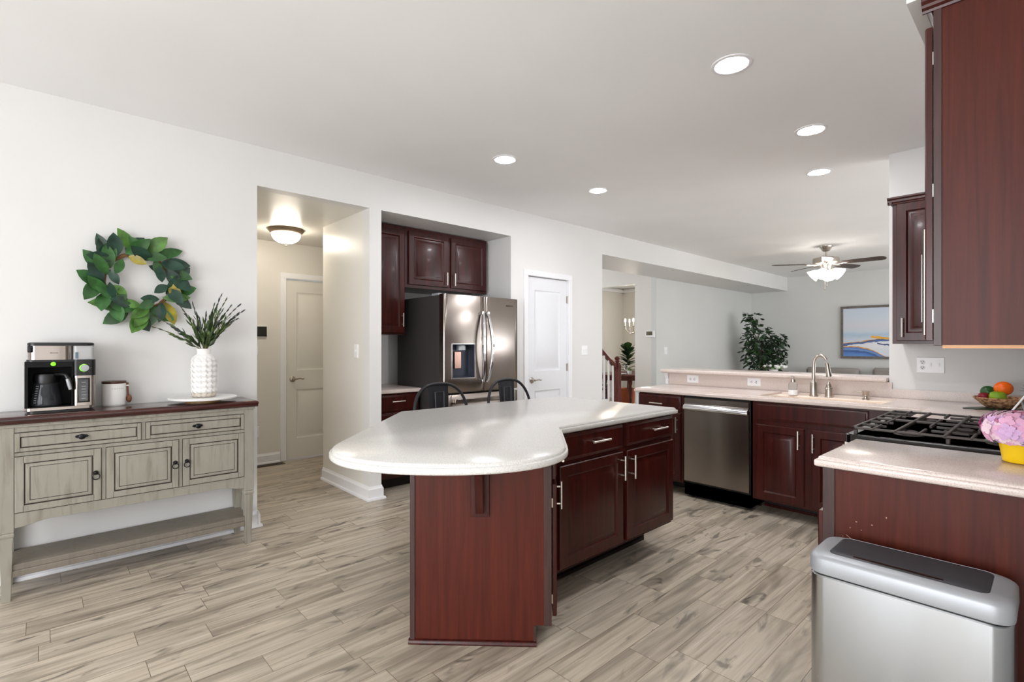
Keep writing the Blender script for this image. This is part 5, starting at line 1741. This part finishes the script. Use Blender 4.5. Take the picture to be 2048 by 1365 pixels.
# ------------------------------------------------------------------ foyer staircase and dining room
MAH = wood('mahogany', (58, 22, 16), (92, 36, 26), (120, 52, 38), 0.3, (20, 20, 2))
t = thing('stair_railing', 'dark stair handrail with newel post and white balusters', 'railing', (7.46, 5.30, 0))
nw = MB().box(-0.05, 0.05, -0.05, 0.05, 0.0, 0.96)
nw.box(-0.04, 0.04, -0.04, 0.04, 0.96, 1.0).lathe([(0.02, 1.0), (0.05, 1.02), (0.035, 1.04), (0.045, 1.06), (0.05, 1.085), (0.02, 1.11)], seg=16)
nw.build('newel_post', MAH, t, bevel=0.004)
sl = 0.72
hr = MB()
hr.loops([[(-x, y, 0.90 + sl * x + z) for y, z in ((-0.03, -0.05), (0.03, -0.05), (0.035, 0.0), (0.02, 0.03), (-0.02, 0.03), (-0.035, 0.0))] for x in (0.04, 1.9)])
hr.build('handrail', MAH, t)
for i in range(9):
    x = 0.13 + i * 0.125
    MB().lathe([(0.017, 0.2 + sl * (x - 0.13)), (0.019, 0.45 + sl * (x - 0.13)), (0.015, 0.86 + sl * x)], (-x, 0, 0), 10).build('baluster', W_TRIM, t)
stp = MB()
for i in range(7):
    x1 = 7.40 - 0.26 * i
    stp.box(5.24, x1, 5.25, 6.35, 0.19 * i, 0.19 * (i + 1))
struct('trim_5', stp, W_TRIM, 'white foyer staircase')

t = thing('dining_table', 'oval mahogany dining table seen through the foyer opening', 'table', (8.95, 5.95, 0))
mb = MB()
ol = [(0.95 * math.cos(2 * PI * i / 40), 0.62 * math.sin(2 * PI * i / 40)) for i in range(40)]
mb.loops([[(x * k, y * k, z) for x, y in ol] for k, z in ((0.985, 0.705), (1.0, 0.712), (1.0, 0.727), (0.99, 0.735))])
mb.loops([[(x * k, y * k, z) for x, y in ol] for k, z in ((0.86, 0.62), (0.88, 0.705))])
mb.build('tabletop', MAH, t)
for x, y in ((-0.58, -0.3), (0.58, -0.3), (-0.58, 0.3), (0.58, 0.3)):
    MB().lathe([(0.022, 0.0), (0.03, 0.03), (0.026, 0.16), (0.036, 0.24), (0.026, 0.30), (0.040, 0.44), (0.03, 0.52), (0.045, 0.56), (0.045, 0.63)], (x, y, 0), 14).build('leg', MAH, t)


def dchair(label, x, y, rz):
    t = thing('dining_chair', label, 'chair', (x, y, 0), rz, 'mahogany chairs around the dining table')
    MB().loops([rr(-0.22, 0.22, -0.21, 0.21, 0.06, z) for z in (0.43, 0.45)] + [rr(-0.20, 0.20, -0.19, 0.19, 0.06, 0.462)]).build('seat', MAH, t)
    for sx_ in (-1, 1):
        MB().tube([(sx_ * 0.16, -0.15, 0.432), (sx_ * 0.20, -0.20, 0.0)], [0.018, 0.012], 8).build('leg', MAH, t)
        MB().tube([(sx_ * 0.16, 0.15, 0.432), (sx_ * 0.20, 0.22, 0.0)], [0.018, 0.012], 8).build('leg', MAH, t)
    b = MB()
    for sx_ in (-1, 1):
        b.tube([(sx_ * 0.18, 0.17, 0.455), (sx_ * 0.19, 0.24, 0.93)], 0.014, 8)
    b.loops([[(x, 0.232 + 0.02 * (1 - (x / 0.2) ** 2) + dy, z) for dy, z in ((0, 0.86), (0.02, 0.86), (0.024, 0.97), (0.004, 0.97))] for x in [-0.21 + 0.42 * i / 8 for i in range(9)]])
    b.build('backrest', MAH, t)
    for i in range(4):
        x = -0.105 + 0.07 * i
        MB().tube([(x, 0.175, 0.455), (x, 0.245, 0.87)], 0.008, 6).build('spindle', MAH, t)
    return t


dchair('mahogany dining chair beside the stair newel post', 8.05, 6.25, 78)
dchair('mahogany dining chair at the near side of the dining table', 8.75, 5.20, 185)
dchair('mahogany dining chair behind the dining table', 8.9, 6.85, 5)

t = thing('fiddle_leaf_plant', 'broad leaved fiddle leaf plant behind the dining table', 'plant', (9.65, 6.58, 0))
MB().lathe([(0.13, 0.0), (0.15, 0.02), (0.18, 0.34), (0.16, 0.34), (0.15, 0.30), (0.003, 0.29)], seg=24).build('pot', mat('terracotta', (196, 104, 66), 0.7), t)
MB().tube([(0, 0, 0.29), (0.02, 0, 0.7), (0, 0.02, 1.15)], [0.016, 0.013, 0.008], 8).build('trunk', TWIG, t)
lf = MB()
rnd = random.Random(14)
for i in range(34):
    a = i * 2.4
    z = 0.62 + 0.6 * i / 34.0
    e = 0.1 + 0.9 * i / 34.0
    leaf(lf, (0.01 * math.cos(a), 0.01 * math.sin(a), z), (math.cos(a) * math.cos(e), math.sin(a) * math.cos(e), math.sin(e)), (-math.sin(a), math.cos(a), 0), rnd.uniform(0.22, 0.30), rnd.uniform(0.14, 0.18), 0.2, rnd.choice((0, 0, 1)), 0.15, 6, 0.62)
lf.build('leaves', [leafmat('fiddle_dark', (40, 66, 38)), leafmat('fiddle_green', (62, 92, 50))], t)

for i, (x, y) in enumerate(((8.46, 5.72), (8.60, 5.64), (8.74, 5.56))):
    t = thing('herb_pot', ('small green herb in a pale pot on the dining table, next to the goblet', 'small green herb in a pale pot, middle of the dining table row', 'small green herb in a pale pot, nearest the foyer wall edge')[i], 'potted herb', (x, y, 0.7355), 0, 'herb pots on the dining table')
    MB().lathe([(0.038, 0.0), (0.040, 0.003), (0.050, 0.075), (0.045, 0.075), (0.04, 0.06), (0.003, 0.06)], seg=18).build('pot', CERAMIC, t)
    lf = MB()
    rnd = random.Random(30 + i)
    for k in range(30):
        a = rnd.uniform(0, 6.28)
        e = rnd.uniform(0.3, 1.4)
        leaf(lf, (0.02 * math.cos(a), 0.02 * math.sin(a), 0.065), (math.cos(a) * math.cos(e), math.sin(a) * math.cos(e), math.sin(e)), (-math.sin(a), math.cos(a), 0), rnd.uniform(0.04, 0.07), 0.028, 0.15, 0, 0.2, 3)
    lf.build('leaves', leafmat('herb_green_%d' % i, (128, 158, 70)), t)
t = thing('goblet', 'clear glass goblet on the dining table', 'glass', (8.55, 5.86, 0.7355))
MB().lathe([(0.035, 0.0), (0.036, 0.003), (0.006, 0.008), (0.006, 0.07), (0.03, 0.085), (0.042, 0.12), (0.044, 0.18), (0.042, 0.18), (0.038, 0.12), (0.003, 0.09)], seg=22).build('bowl', GLASS, t)
t = thing('place_setting', 'white plate and folded napkin at the edge of the dining table', 'plate', (8.36, 5.86, 0.7355), 20)
MB().lathe([(0.07, 0.0), (0.12, 0.012), (0.118, 0.015), (0.07, 0.005), (0.003, 0.005)], seg=28).build('plate', CERAMIC, t)
MB().box(-0.05, 0.05, -0.03, 0.03, 0.006, 0.016).build('napkin', W_TRIM, t, bevel=0.003)

t = thing('chandelier', 'silver candle chandelier lit over the dining table', 'chandelier', (8.98, 5.88, CZ - 0.0))
MB().lathe([(0.06, 0.0), (0.06, -0.01), (0.03, -0.03)], seg=18).tube([(0, 0, -0.02), (0, 0, -0.88)], 0.006, 8).build('chain', NICKEL, t)
MB().lathe([(0.008, -0.86), (0.02, -0.90), (0.012, -0.95), (0.03, -1.0), (0.015, -1.06), (0.045, -1.12), (0.055, -1.17), (0.03, -1.21), (0.008, -1.23), (0.014, -1.25), (0.004, -1.27)], seg=18).build('column', NICKEL, t)
for k in range(6):
    a = k * PI / 3 + 0.25
    M_ = Matrix.Rotation(a, 4, 'Z')
    ao = MB(M_).tube([(0.03, 0, -1.13), (0.09, 0, -1.19), (0.17, 0, -1.20), (0.23, 0, -1.14), (0.25, 0, -1.06)], 0.007, 8).lathe([(0.006, -1.07), (0.036, -1.06), (0.036, -1.052)], (0.25, 0, 0), 14).build('arm', NICKEL, t)
    MB(M_).lathe([(0.011, -1.052), (0.011, -0.97)], (0.25, 0, 0), 10).build('candle', CERAMIC, ao)
    MB(M_).lathe([(0.008, -0.97), (0.015, -0.945), (0.012, -0.92), (0.002, -0.90)], (0.25, 0, 0), 10).build('bulb', CANDLE, ao)
